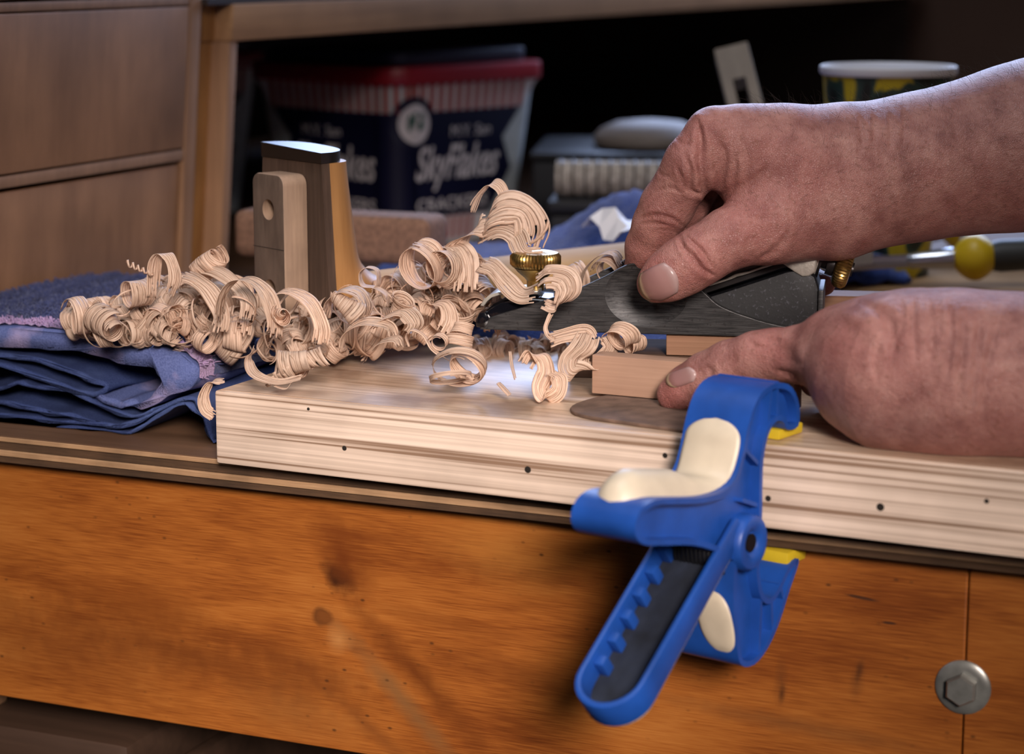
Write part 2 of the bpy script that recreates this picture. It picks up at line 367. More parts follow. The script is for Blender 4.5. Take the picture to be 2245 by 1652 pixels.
part('worn_spot', lean(box(-0.05, -0.047, -0.0002, 0.0004, zs[3]+0.007, zs[3]+0.0085, 0.0003)), M['hole'], cab) if False else None
# open shelf: post, beam, roof, back
sh = thing('open_shelf', 'dark open shelf bay with wooden post and top rail behind the tubs', 'shelf', CF)
zp = zc(95)
pz = lambda px, py: (CF.inverted() @ onplane(px, py, CF.translation, Vector((math.cos(TH), -math.sin(TH), 0))))
xa = pz(436, 300).x; xb = pz(492, 300).x
part('post', lean(box(0.0085, 0.040, 0.010, 0.05, 0, zp, 0.001)), M['amber'], sh, label='amber stained inner post')
part('post', lean(box(0.040, 0.051, -0.004, 0.03, 0, zp, 0.001)), M['carcass'], sh)
part('rail', lean(box(0.0085, 0.040, 0.008, 0.05, zp, zp+0.0255, 0.001)), M['amber'], sh)
part('top_rail', lean(box(0.040, 2.1, -0.006, 0.03, zp+0.0002, zp+0.0255, 0.0015)), M['beam'], sh)
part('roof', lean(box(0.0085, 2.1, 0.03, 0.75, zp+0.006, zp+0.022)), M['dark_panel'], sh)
part('dark_rail_cover', lean(box(0.0085, 2.1, -0.0045, 0.76, zp+0.0256, zp+0.030)), M['dark_panel'], sh)  # dark board added so the brightly lit rail top looks dark
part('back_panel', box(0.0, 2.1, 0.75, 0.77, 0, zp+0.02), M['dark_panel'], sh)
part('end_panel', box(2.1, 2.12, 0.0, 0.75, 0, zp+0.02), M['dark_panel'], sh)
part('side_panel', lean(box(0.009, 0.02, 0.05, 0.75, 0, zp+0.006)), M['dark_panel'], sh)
# ================================================================== hands: one continuous skin each, grown from a distance field
def cone_sdf(P, a, b, ra, rb):
    ba = b - a; l2 = float(ba @ ba); pa = P - a
    if l2 < 1e-12: return np.sqrt((pa*pa).sum(1)) - max(ra, rb)
    h = np.clip((pa @ ba)/l2, 0, 1)
    d = pa - h[:, None]*ba
    return np.sqrt((d*d).sum(1)) - (ra + (rb-ra)*h)
def ell_sdf(P, c, R, axes):
    q = (P - c) @ axes.T
    k0 = np.sqrt(((q/R)**2).sum(1)); k1 = np.sqrt(((q/(R*R))**2).sum(1)) + 1e-9
    return k0*(k0-1.0)/k1
def smin(a, b, k):
    h = np.clip(0.5 + 0.5*(b-a)/k, 0, 1)
    return b*(1-h) + a*h - k*h*(1-h)
def hand_field(groups):
    """groups: list of (k_out, k_in, [ (kind, ...) ])"""
    def fn(P):
        D = None
        for k_out, k_in, prims in groups:
            g = None
            for p in prims:
                d = cone_sdf(P, *p[1:]) if p[0] == 'c' else ell_sdf(P, *p[1:])
                g = d if g is None else smin(g, d, k_in)
            D = g if D is None else smin(D, g, k_out)
        return D
    return fn
def surface_nets(fn, lo, hi, h):
    n = [int(math.ceil((hi[i]-lo[i])/h))+1 for i in range(3)]
    X = [lo[i] + h*np.arange(n[i]) for i in range(3)]
    G = np.stack(np.meshgrid(*X, indexing='ij'), -1).reshape(-1, 3)
    D = np.empty(len(G))
    for s in range(0, len(G), 200000): D[s:s+200000] = fn(G[s:s+200000])
    D = D.reshape(n); ins = D < 0
    nc = [m-1 for m in n]
    acc = np.zeros(nc + [3]); cnt = np.zeros(nc)
    corners = [(i, j, k) for i in (0, 1) for j in (0, 1) for k in (0, 1)]
    def sl(c): return tuple(slice(c[a], c[a]+nc[a]) for a in range(3))
    for c in corners:
        for ax in range(3):
            if c[ax] == 1: continue
            d2 = list(c); d2[ax] = 1; d2 = tuple(d2)
            a, b = D[sl(c)], D[sl(d2)]
            mk_ = (a < 0) != (b < 0)
            t = np.where(mk_, a/np.where(mk_, a-b, 1), 0)
            for q in range(3):
                acc[..., q] += np.where(mk_, (c[q] + (t if q == ax else 0)), 0)
            cnt += mk_
    act = cnt > 0
    idx = -np.ones(nc, int); idx[act] = np.arange(act.sum())
    ijk = np.argwhere(act)
    V = (ijk + acc[act]/cnt[act][:, None])*h + np.array(lo)
    Fc = []
    for ax in range(3):
        o1, o2 = (ax+1) % 3, (ax+2) % 3
        s0 = [slice(1, nc[a]) for a in range(3)]; s0[ax] = slice(0, nc[ax])
        s1 = [slice(1, nc[a]) for a in range(3)]; s1[ax] = slice(1, nc[ax]+1)
        a = ins[tuple(s0)]; b = ins[tuple(s1)]
        for pos, flip in ((a & ~b, False), (~a & b, True)):
            w = np.argwhere(pos)
            if not len(w): continue
            base = w.copy()
            for a_ in range(3):
                if a_ != ax: base[:, a_] += 1
            def cell(d1, d2):
                q = base.copy(); q[:, o1] -= d1; q[:, o2] -= d2
                return idx[q[:, 0], q[:, 1], q[:, 2]]
            quad = np.stack([cell(1, 1), cell(0, 1), cell(0, 0), cell(1, 0)], 1)
            Fc.append(quad[:, ::-1] if flip else quad)
    return V, np.concatenate(Fc)
def grad(fn, V, e=4e-4):
    g = np.empty_like(V)
    for a in range(3):
        d = np.zeros(3); d[a] = e
        g[:, a] = fn(V+d) - fn(V-d)
    return g/np.maximum(np.linalg.norm(g, axis=1), 1e-9)[:, None]
def snap(fn, V, it=3):
    for _ in range(it):
        g = grad(fn, V); V = V - g*fn(V)[:, None]*0.9
    return V
def subdiv(V, Fc):
    E = np.sort(np.concatenate([Fc[:, [0, 1]], Fc[:, [1, 2]], Fc[:, [2, 3]], Fc[:, [3, 0]]]), axis=1)
    U, inv = np.unique(E, axis=0, return_inverse=True); inv = inv.ravel()
    m = len(Fc); nv = len(V)
    ev = V[U].mean(1); fv = V[Fc].mean(1)
    ei = inv.reshape(4, m).T + nv; fi = np.arange(m) + nv + len(U)
    NV = np.concatenate([V, ev, fv])
    Q = np.concatenate([np.stack([Fc[:, i], ei[:, i], fi, ei[:, (i-1) % 4]], 1) for i in range(4)])
    return NV, Q
def HP(px, py, Y, r):   # skeleton point: pixel, distance, radius in pixels -> world point, radius in metres
    p = at(px, py, Y); z = p.y*CP - (p.z-CAMZ)*SP
    return np.array(p), r*z/F
def chain(pts):
    L = [HP(*q) for q in pts]
    return [('c', L[i][0], L[i+1][0], L[i][1], L[i+1][1]) for i in range(len(L)-1)]
def grooves(V, Nrm, lines):
    """press skin folds into the surface along given lines; each line: px points, depth (m), width (px)"""
    px, py, z = projn(V)
    view = V - np.array([0, 0, CAMZ]); view /= np.linalg.norm(view, axis=1)[:, None]
    face = np.clip(-(view*Nrm).sum(1)*2.2, 0, 1)
    D = np.zeros(len(V))
    for pts, dep, wid in lines:
        C_ = np.array(catmull(pts, 8)); best = np.full(len(V), 1e9); tt = np.zeros(len(V))
        sel = (px > C_[:, 0].min()-5*wid) & (px < C_[:, 0].max()+5*wid) & (py > C_[:, 1].min()-5*wid) & (py < C_[:, 1].max()+5*wid)
        if not sel.any(): continue
        Q = np.stack([px[sel], py[sel]], 1); bb = np.full(len(Q), 1e9); bt = np.zeros(len(Q))
        for i in range(len(C_)-1):
            a, b = C_[i], C_[i+1]; ab = b-a; h = np.clip(((Q-a) @ ab)/(ab @ ab + 1e-9), 0, 1)
            d = np.hypot(*(Q - a - h[:, None]*ab).T); up = d < bb
            bb = np.where(up, d, bb); bt = np.where(up, (i+h)/(len(C_)-1), bt)
        w = wid*(0.45 + 0.55*np.sin(np.pi*np.clip(bt, 0.03, 0.97)))
        prof = np.exp(-(bb/w)**2) - 0.42*np.exp(-((bb-2.1*w)/(1.2*w))**2)
        D[sel] += dep*prof*np.clip(np.sin(np.pi*np.clip(bt, 0.04, 0.96))*1.8, 0, 1)
    return V - Nrm*(D*face)[:, None]
def vnormals(V, Fc):
    n = np.cross(V[Fc[:, 2]]-V[Fc[:, 0]], V[Fc[:, 3]]-V[Fc[:, 1]])
    N_ = np.zeros_like(V)
    for i in range(4): np.add.at(N_, Fc[:, i], n)
    return N_/np.maximum(np.linalg.norm(N_, axis=1), 1e-12)[:, None]

def skin_mat():
    m, nt, b = newmat('weathered_skin')
    ob = coords(nt)
    at_ = nd(nt, 'Attribute', attribute_name='flush'); 
    n1 = nd(nt, 'TexNoise', {'Vector': ob, 'Scale': 70, 'Detail': 6, 'Roughness': 0.6})
    n2 = nd(nt, 'TexNoise', {'Vector': ob, 'Scale': 420, 'Detail': 4})
    n3 = nd(nt, 'TexNoise', {'Vector': ob, 'Scale': 26, 'Detail': 3})
    c = ramp(nt, n1.outputs['Fac'], [(0.34, (0.23, 0.092, 0.080)), (0.5, (0.34, 0.155, 0.132)), (0.66, (0.43, 0.22, 0.185))])
    c = mix(nt, mathn(nt, 'MULTIPLY', ramp(nt, n3.outputs['Fac'], [(0.45, (0, 0, 0)), (0.7, (1, 1, 1))]), 0.4), c, (0.37, 0.135, 0.118))
    c = mix(nt, mathn(nt, 'MULTIPLY', at_.outputs['Fac'], 0.75), c, (0.44, 0.15, 0.132))
    fr = mathn(nt, 'MULTIPLY', ramp(nt, n2.outputs['Fac'], [(0.56, (0, 0, 0)), (0.70, (1, 1, 1))]), 0.5)
    c = mix(nt, fr, c, (0.20, 0.08, 0.055))
    setc(nt, b, c)
    b.inputs['Roughness'].default_value = 0.46; b.inputs['Specular IOR Level'].default_value = 0.42
    b.inputs['Subsurface Weight'].default_value = 0.12; b.inputs['Subsurface Radius'].default_value = (0.004, 0.0016, 0.0008); b.inputs['Subsurface Scale'].default_value = 1.0
    vo = nd(nt, 'TexVoronoi', {'Vector': ob, 'Scale': 950}, feature='DISTANCE_TO_EDGE')
    h = mathn(nt, 'ADD', mathn(nt, 'MULTIPLY', mathn(nt, 'MINIMUM', vo.outputs['Distance'], 0.25), 1.2), mathn(nt, 'MULTIPLY', n2.outputs['Fac'], 1.0))
    bump(nt, b, h, 0.6, 0.0009)
    return m
M['skin'] = skin_mat()
def nail_mat():
    m, nt, b = newmat('fingernail')
    tc = nd(nt, 'Attribute', attribute_name='along')
    n1 = nd(nt, 'TexNoise', {'Vector': coords(nt), 'Scale': 260, 'Detail': 3})
    f = mathn(nt, 'ADD', tc.outputs['Fac'], mathn(nt, 'MULTIPLY', mathn(nt, 'SUBTRACT', n1.outputs['Fac'], 0.5), 0.12))
    setc(nt, b, ramp(nt, f, [(0.0, (0.40, 0.29, 0.18)), (0.08, (0.36, 0.25, 0.16)), (0.13, (0.24, 0.115, 0.10)), (0.3, (0.31, 0.155, 0.145)), (0.75, (0.37, 0.205, 0.19)), (0.93, (0.42, 0.28, 0.265))]))
    b.inputs['Roughness'].default_value = 0.28; b.inputs['Specular IOR Level'].default_value = 0.55
    bump(nt, b, n1.outputs['Fac'], 0.15, 0.0004)
    return m
M['nail'] = nail_mat()

from mathutils.bvhtree import BVHTree
def build_hand(name, label, groups, lines, flush, nail, h=0.0019, base=None, rest=None):
    fn = hand_field(groups)
    pts = []
    for _, _, prims in groups:
        for p in prims:
            if p[0] == 'c': pts += [p[1]-p[3], p[1]+p[3], p[2]-p[4], p[2]+p[4]]
            else: pts += [p[1]-p[2].max(), p[1]+p[2].max()]
    pts = np.array(pts); lo = pts.min(0)-0.004; hi = pts.max(0)+0.004
    V, Q = surface_nets(fn, lo, hi, h)
    V = snap(fn, V); V, Q = subdiv(V, Q); V = snap(fn, V, 2)
    n = grad(fn, V)
    # broad, low relief of tendons and muscle
    V = grooves(V, n, lines)
    if rest is not None: V[:, 2] = np.maximum(V[:, 2], rest)      # flesh flattens where it rests on the board
    org = np.array(base); 
    fr = Matrix.Translation(org)
    nx = vnormals(V, Q)
    if (nx*n).sum() < 0: Q = Q[:, ::-1]
    o = solo(name, (V-org, Q), M['skin'], fr, label, 'hand', smooth=True)
    px, py, _ = projn(V); fl = np.zeros(len(V))
    for cx, cy, r, s in flush: fl = np.maximum(fl, s*np.exp(-((px-cx)**2+(py-cy)**2)/(r*r)))
    a = o.data.attributes.new('flush', 'FLOAT', 'POINT'); a.data.foreach_set('value', fl)
    # nail: a curved plate lying in the skin of the digit
    if nail:
        bvh = BVHTree.FromPolygons([tuple(v) for v in V], [tuple(int(i) for i in q) for q in Q])
        A, B, half, lift = nail   # tip-end centre, cuticle-end centre (px), half width px, lift
        A = np.array(A, float); B = np.array(B, float); ax = B-A; L = np.linalg.norm(ax); ax /= L; pe = np.array([-ax[1], ax[0]])
        NU, NV = 15, 13; top = []; nrm_ = []; al = []
        for j in range(NV):
            t = j/(NV-1)
            for i in range(NU):
                s = 2*i/(NU-1)-1
                w = half*(1 - 0.10*(1-t)**2)*(1 - 0.10*t**3)
                end = -7*(s*s)*(-1)*(1-t)*0.9 + (L*0.16)*(-(s*s))*t + 0.10*L*(s*s)*(1-t)
                q = A + ax*(t*L + end) + pe*(s*w)
                r = ray(*q); hit = bvh.ray_cast(CAMV, r.normalized())
                if hit[0] is None: hit = (at(*q, V[:, 1].mean()), Vector((0, -1, 0)), 0, 0)
                top.append(Vector(hit[0])); nrm_.append(hit[1]); al.append(t)
        # smooth the hits so that the plate is a clean curve
        P = np.array([tuple(p) for p in top]).reshape(NV, NU, 3)
        for _ in range(3):
            P[1:-1, :] = 0.5*P[1:-1, :] + 0.25*(P[:-2, :] + P[2:, :]); P[:, 1:-1] = 0.5*P[:, 1:-1] + 0.25*(P[:, :-2] + P[:, 2:])
        gu = np.gradient(P, axis=1); gv = np.gradient(P, axis=0); nn = np.cross(gu, gv); nn /= np.linalg.norm(nn, axis=2)[..., None]
        vw = P - np.array(tuple(CAMV)); s_ = np.sign((nn*vw).sum(2)); nn *= -s_[..., None]
        li = np.full((NV, NU), lift); li[:, 0] *= 0.15; li[:, -1] *= 0.15; li[-1, :] *= 0.2; li[:, 1] *= .7; li[:, -2] *= .7
        T = (P + nn*li[..., None]).reshape(-1, 3) - org; Bo = (P - nn*0.0012).reshape(-1, 3) - org
        VV = np.concatenate([T, Bo]); k = NU*NV; FF = []
        for j in range(NV-1):
            for i in range(NU-1):
                a0 = j*NU+i; FF.append((a0, a0+1, a0+NU+1, a0+NU)); FF.append((k+a0, k+a0+NU, k+a0+NU+1, k+a0+1))
        rim = [i for i in range(NU)] + [j*NU+NU-1 for j in range(1, NV)] + [(NV-1)*NU+i for i in range(NU-2, -1, -1)] + [j*NU for j in range(NV-2, 0, -1)]
        for i in range(len(rim)):
            a0, b0 = rim[i], rim[(i+1) % len(rim)]; FF.append((a0, a0+k, b0+k, b0))
        no = part('thumbnail', (VV, FF), M['nail'], o, smooth=True, label='broad pale thumbnail with yellowed tip')
        a = no.data.attributes.new('along', 'FLOAT', 'POINT'); a.data.foreach_set('value', al+al)
    return o, V, n

mm = 1000.0
# ---------------- hand on the plane (seen from its thumb side)
T_ = chain([(1436, 622, 1.0875, 40), (1462, 606, 1.085, 54), (1500, 583, 1.084, 61), (1540, 558, 1.084, 62), (1600, 522, 1.087, 66), (1690, 490, 1.094, 88), (1830, 452, 1.112, 116), (1990, 372, 1.130, 138)])
I_ = chain([(1562, 296, 1.100, 56), (1520, 358, 1.100, 62), (1462, 452, 1.108, 57), (1440, 492, 1.112, 51), (1417, 540, 1.118, 44), (1398, 592, 1.124, 31)])
BACK = chain([(1562, 296, 1.100, 57), (1630, 312, 1.104, 70), (1720, 320, 1.110, 76), (1850, 330, 1.120, 84), (1990, 360, 1.132, 128)]) \
     + chain([(1640, 368, 1.106, 84), (1740, 385, 1.112, 118), (1860, 392, 1.122, 134), (1995, 370, 1.132, 138)]) \
     + chain([(1590, 305, 1.124, 54), (1700, 325, 1.132, 68), (1880, 345, 1.142, 90)]) \
     + chain([(1615, 325, 1.144, 52), (1740, 350, 1.150, 68), (1900, 360, 1.150, 90)]) \
     + chain([(1660, 350, 1.162, 48), (1780, 375, 1.165, 64), (1920, 375, 1.155, 85)]) \
     + chain([(1690, 430, 1.140, 72), (1840, 440, 1.145, 100)])
ARM = chain([(1990, 370, 1.132, 138), (2060, 358, 1.136, 143), (2160, 338, 1.142, 158), (2260, 318, 1.148, 173), (2450, 265, 1.155, 195), (2800, 160, 1.165, 205)])
MID = chain([(1590, 305, 1.124, 52), (1500, 452, 1.140, 50), (1462, 520, 1.146, 42), (1450, 585, 1.148, 34)])
RIN = chain([(1615, 325, 1.144, 50), (1545, 455, 1.162, 48), (1545, 545, 1.168, 40), (1580, 605, 1.160, 34)])
PIN = chain([(1660, 350, 1.162, 46), (1625, 465, 1.176, 42), (1690, 560, 1.174, 36), (1770, 612, 1.160, 30), (1806, 622, 1.150, 26)])
G1 = [(0, 0.014, BACK + ARM), (0.010, 0.004, T_), (0.005, 0.004, I_), (0.004, 0.004, MID), (0.004, 0.004, RIN), (0.004, 0.004, PIN)]
L1 = [  # skin folds: web, finger crease, thumb joint wrinkles, wrist
    ([(1530, 262), (1536, 310), (1537, 360), (1548, 420), (1560, 452)], .0022, 9),
    ([(1560, 440), (1600, 420), (1650, 395), (1690, 360)], .0010, 8), ([(1575, 300), (1590, 350), (1580, 410)], .0007, 8), ([(1610, 330), (1612, 390), (1600, 420)], .0007, 7),
    ([(1625, 300), (1640, 360), (1625, 410)], .0006, 8), ([(1500, 330), (1515, 380), (1512, 415), (1545, 425)], .0012, 7), ([(1480, 360), (1498, 400), (1500, 430)], .0005, 5),
    ([(1398, 482), (1430, 472), (1470, 478), (1505, 500)], .0008, 5), ([(1392, 492), (1430, 488), (1468, 494)], .0005, 4), ([(1440, 420), (1470, 412), (1500, 425)], .0004, 4),
    ([(1484, 520), (1500, 545), (1525, 575), (1552, 598), (1570, 605)], .0013, 6), ([(1502, 516), (1528, 540), (1550, 572), (1560, 595)], .0011, 5),
    ([(1510, 545), (1524, 562), (1538, 580)], .0008, 4), ([(1525, 532), (1548, 558), (1562, 585)], .0007, 4), ([(1480, 505), (1495, 528), (1492, 548)], .0006, 5),
    ([(1730, 505), (1712, 535), (1690, 555), (1665, 565)], .0010, 8), ([(1650, 510), (1640, 545), (1650, 570)], .0006, 8),
    ([(1880, 250), (1890, 300), (1880, 350)], .0006, 7), ([(1910, 246), (1918, 285), (1915, 320)], .0006, 7), ([(1945, 240), (1955, 290), (1950, 330)], .0007, 7), ([(1975, 235), (1985, 280), (1980, 320)], .0006, 7),
    ([(1480, 300), (1495, 315), (1520, 318)], .0004, 5), ([(1440, 372), (1452, 384), (1470, 386)], .0004, 4), ([(1600, 440), (1640, 455), (1690, 450)], .0004, 6), ([(1620, 470), (1670, 480), (1720, 470)], .0003, 6),
    ([(1520, 250), (1545, 262), (1570, 258)], -.0006, 12)]
FL1 = [(1530, 300, 90, .35), (1440, 620, 70, .55), (1540, 560, 70, .45), (1640, 470, 100, .5), (1430, 520, 80, .3), (1700, 430, 140, .3)]
NAIL1 = ((1406, 638), (1484, 602), 40, 0.0010)
h1, HV1, HN1 = build_hand('hand', 'weathered hand gripping the block plane, thumb pressed into its steel side', G1, L1, FL1, NAIL1, base=at(1990, 500, 1.13))
# ---------------- hand pressing the work piece down behind the clamp
T2 = chain([(1478, 864, 1.040, 38), (1505, 850, 1.037, 47), (1550, 826, 1.032, 53), (1600, 803, 1.026, 55), (1660, 784, 1.019, 56), (1700, 778, 1.014, 56), (1760, 776, 1.005, 62), (1830, 768, .994, 80), (1900, 778, .982, 112)])
B2 = chain([(1850, 772, .992, 88), (1900, 800, .980, 128), (1965, 815, .968, 166), (2100, 822, .960, 177), (2260, 826, .955, 172), (2450, 832, .955, 178), (2800, 840, .955, 190)]) \
   + chain([(1905, 705, 1.000, 52), (1990, 720, .985, 76)]) + chain([(1920, 712, 1.020, 50), (2010, 735, 1.0, 75)]) + chain([(1950, 722, 1.038, 48), (2040, 750, 1.01, 75)]) + chain([(1985, 735, 1.052, 46), (2060, 770, 1.015, 75)])
F2 = [chain([(1905, 705, 1.000, 48), (1800, 762, 1.026, 42), (1770, 800, 1.034, 36), (1785, 840, 1.030, 30)]),
      chain([(1920, 712, 1.022, 46), (1830, 768, 1.046, 40), (1805, 805, 1.052, 34), (1820, 840, 1.046, 29)]),
      chain([(1950, 722, 1.040, 44), (1880, 775, 1.062, 38), (1850, 810, 1.064, 32), (1865, 842, 1.056, 28)]),
      chain([(1985, 735, 1.052, 40), (1930, 785, 1.070, 34), (1905, 815, 1.070, 29), (1915, 842, 1.062, 25)])]
G2 = [(0, 0.012, B2), (0.009, 0.004, T2)] + [(0.004, 0.004, f) for f in F2]
L2 = [([(1700, 812), (1730, 822), (1755, 832)], .0012, 9), ([(1880, 660), (1940, 690), (1960, 740), (1955, 790)], .0010, 11),
      ([(2005, 650), (2000, 720), (2008, 790)], .0008, 9), ([(2040, 660), (2045, 720), (2040, 800)], .0007, 9), ([(2080, 660), (2085, 740), (2075, 830)], .0008, 9),
      ([(2110, 680), (2110, 780), (2100, 880)], .0009, 10), ([(2150, 690), (2140, 790), (2130, 900)], .0008, 9), ([(2190, 700), (2165, 800), (2150, 930)], .0008, 9),
      ([(1640, 745), (1660, 760), (1690, 758)], .0005, 6), ([(1660, 735), (1690, 748), (1720, 745)], .0005, 6), ([(1930, 740), (1920, 790), (1925, 840)], .0006, 10),
      ([(2060, 670), (2062, 740)], .0006, 8), ([(1975, 655), (1980, 700), (1975, 750)], .0006, 8), ([(1545, 800), (1560, 815), (1555, 835)], .0005, 6),
      ([(1700, 735), (1745, 760), (1760, 800)], -.0008, 16), ([(1850, 690), (1900, 710), (1930, 760)], -.0009, 18)]
FL2 = [(1680, 755, 60, .55), (1460, 875, 60, .7), (1830, 740, 60, .45), (1950, 790, 100, .3), (1640, 800, 60, .2)]
NAIL2 = ((1462, 838), (1526, 816), 19, 0.0008)
h2, HV2, HN2 = build_hand('hand', 'blurred hand pressing the work piece down behind the blue clamp', G2, L2, FL2, NAIL2, base=at(2000, 990, .955), rest=0.0386)

# ---- fine dark hairs on the back of the hand and forearm
M['hair'] = plain('dark_hair', (0.03, 0.02, 0.016), 0.5)
def hairs(V, N_, base, n, sel, seed, L0=0.007, L1=0.013):
    rnd = random.Random(seed); idx = np.nonzero(sel)[0]; VV, FF = [], []
    for _ in range(n):
        i = int(idx[rnd.randrange(len(idx))]); p = Vector(V[i]) - Vector(base); nn = Vector(N_[i])
        d = (nn*0.55 + Vector((rnd.uniform(-.9, .1), rnd.uniform(-.5, .3), rnd.uniform(-.2, .5)))).normalized(); bend = Vector((rnd.uniform(-.8, .5), rnd.uniform(-.5, .5), rnd.uniform(-.9, .1)))
        L_ = rnd.uniform(L0, L1); path = [p - nn*0.0004 + d*(L_*k/5) + bend*(L_*0.45*(k/5)**2) for k in range(6)]
        v, f = tube(path, [0.000055*(1-0.16*k) for k in range(6)], 3, False)
        b0 = len(VV); VV += v; FF += [tuple(j+b0 for j in q) for q in f]
    return VV, FF
hx, hy, _z = projn(HV1)
selh = ((hx > 1640) & (hx < 2280) & (HN1[:, 2] > 0.35)) | ((hx > 1750) & (hx < 2280) & (HN1[:, 1] < -0.3) & (hy < 480))
part('arm_hair', hairs(HV1, HN1, tuple(h1.location), 620, selh, 5), M['hair'], h1, smooth=True, kind='stuff')
# ================================================================== block plane
def steel_mat():
    m, nt, b = newmat('ground_cast_iron')
    n1 = nd(nt, 'TexNoise', {'Vector': coords(nt, (60, 600, 1100)), 'Scale': 1.0, 'Detail': 5, 'Roughness': 0.7})
    n2 = nd(nt, 'TexNoise', {'Vector': coords(nt), 'Scale': 420, 'Detail': 2})
    c = ramp(nt, n1.outputs['Fac'], [(0.34, (0.010, 0.010, 0.011)), (0.60, (0.062, 0.060, 0.061))])
    c = mix(nt, ramp(nt, n2.outputs['Fac'], [(0.62, (0, 0, 0)), (0.70, (0.8, 0.8, 0.8))]), c, (0.02, 0.018, 0.018))
    setc(nt, b, c); b.inputs['Metallic'].default_value = 0.45; b.inputs['Roughness'].default_value = 0.45
    bump(nt, b, n1.outputs['Fac'], 0.25, 0.0004); return m
M['iron'] = steel_mat()
def japan_mat():
    m, nt, b = newmat('black_japanning')
    n2 = nd(nt, 'TexNoise', {'Vector': coords(nt), 'Scale': 700, 'Detail': 2})
    setc(nt, b, ramp(nt, n2.outputs['Fac'], [(0.60, (0.004, 0.004, 0.006)), (0.74, (0.05, 0.05, 0.065))]))
    b.inputs['Roughness'].default_value = 0.55; bump(nt, b, n2.outputs['Fac'], 0.08, 0.0006); return m
M['japan'] = japan_mat()
M['japan_gloss'] = plain('glossy_black_enamel', (0.004, 0.004, 0.006), 0.12, spec=0.7, bmp=0.15, bs_scale=180)
M['brass'] = plain('aged_brass', (0.42, 0.27, 0.09), 0.28, 0.95, var=0.35, vs=140)
M['nickel'] = plain('nickel_plate', (0.62, 0.59, 0.52), 0.34, 0.6, var=0.2, vs=120, bmp=0.15, bs_scale=600)
M['dark_metal'] = plain('dark_metal', (0.05, 0.045, 0.045), 0.35, 0.8, var=0.3)
PF = rot_frame(Vector((-0.0168, 1.1255, 0.063)), math.radians(-9.5))
pl = thing('block_plane', 'small black and steel block plane with brass knobs held under the upper hand', 'hand plane', PF)
k = 0.001
prof = [(0, 0), (175, 0), (175, 4), (161, 5.4), (145, 8.6), (126, 15), (117, 22), (108, 30), (97, 35.2), (82, 36.6), (75, 34.8), (64, 28.7), (47.5, 21), (25.5, 13.2), (7, 7.0), (1.2, 4)]
sm = prof[:2] + [tuple(q) for q in catmull(prof[2:], 5)]
sm = [(a*k, b*k) for a, b in sm]
def temp_obj(vf):
    me = setmesh('tmp', vf, None); o = bpy.data.objects.new('tmp', me); COL.objects.link(o); return o
def boolean(vf, cut, op='DIFFERENCE'):
    a = temp_obj(vf); b = temp_obj(cut)
    md = a.modifiers.new('b', 'BOOLEAN'); md.operation = op; md.object = b; md.solver = 'EXACT'
    dg = bpy.context.evaluated_depsgraph_get(); ev = a.evaluated_get(dg); me = ev.to_mesh()
    r = ([tuple(v.co) for v in me.vertices], [tuple(p.vertices) for p in me.polygons])
    ev.to_mesh_clear(); bpy.data.objects.remove(a); bpy.data.objects.remove(b); return r
def ellipsoid(c, R, nu=48, nv=24):
    V, Fc = [], []
    for j in range(nv+1):
        t = math.pi*j/nv
        for i in range(nu):
            a = 2*math.pi*i/nu; V.append((c[0]+R[0]*math.sin(t)*math.cos(a), c[1]+R[1]*math.cos(t), c[2]+R[2]*math.sin(t)*math.sin(a)))
    for j in range(nv):
        for i in range(nu): Fc.append((j*nu+i, j*nu+(i+1) % nu, (j+1)*nu+(i+1) % nu, (j+1)*nu+i))
    bm = bmesh.new(); vs = [bm.verts.new(v) for v in V]
    for f in Fc:
        try: bm.faces.new([vs[i] for i in f])
        except ValueError: pass
    bmesh.ops.remove_doubles(bm, verts=bm.verts[:], dist=1e-7); bmesh.ops.recalc_face_normals(bm, faces=bm.faces[:])
    return bm_out(bm)
wing = prism(sm, 0.0, 0.0045, 'y', 0.0005, 2)
# thumb hollow: a shallow dish ground into the side
wing = boolean(wing, ellipsoid((0.0868, -0.0085, 0.0205), (0.0302, 0.0120, 0.0238), 96, 64))
wg = part('side_wing', wing, M['iron'], pl, label='ground steel side with round thumb hollow')
wg.data.set_sharp_from_angle(angle=math.radians(14))
part('side_wing', xf(prism(sm, 0.0, 0.0045, 'y', 0.0005, 2), Matrix.Translation((0, 0.0415, 0))), M['iron'], pl)
part('sole', box(0.0, 0.175, 0.0046, 0.0414, 0.0, 0.0045, 0.0004), M['iron'], pl)
# nose casting: glossy enamel, hollowed around the throat plate
nose = [(1.5, 0.5), (30, 0.5), (40, 14), (36, 16.5), (26, 17.0), (17, 16.2), (10, 14.2), (5, 11.5), (1.0, 8.5), (-1.6, 5.5), (-1.6, 1.8)]
part('nose', prism([(a*k, b*k) for a, b in nose], 0.003, 0.043, 'y', 0.0030, 3), M['japan_gloss'], pl, label='glossy black nose')
part('nose_lip', xf(prism([(a*k, b*k) for a, b in [(-2.0, 1.2), (3, 0.6), (5.5, 5), (3, 9.5), (-0.5, 8.5), (-2.4, 5)]], -0.0006, 0.0466, 'y', 0.0014, 2), Matrix()), M['japan_gloss'], pl)
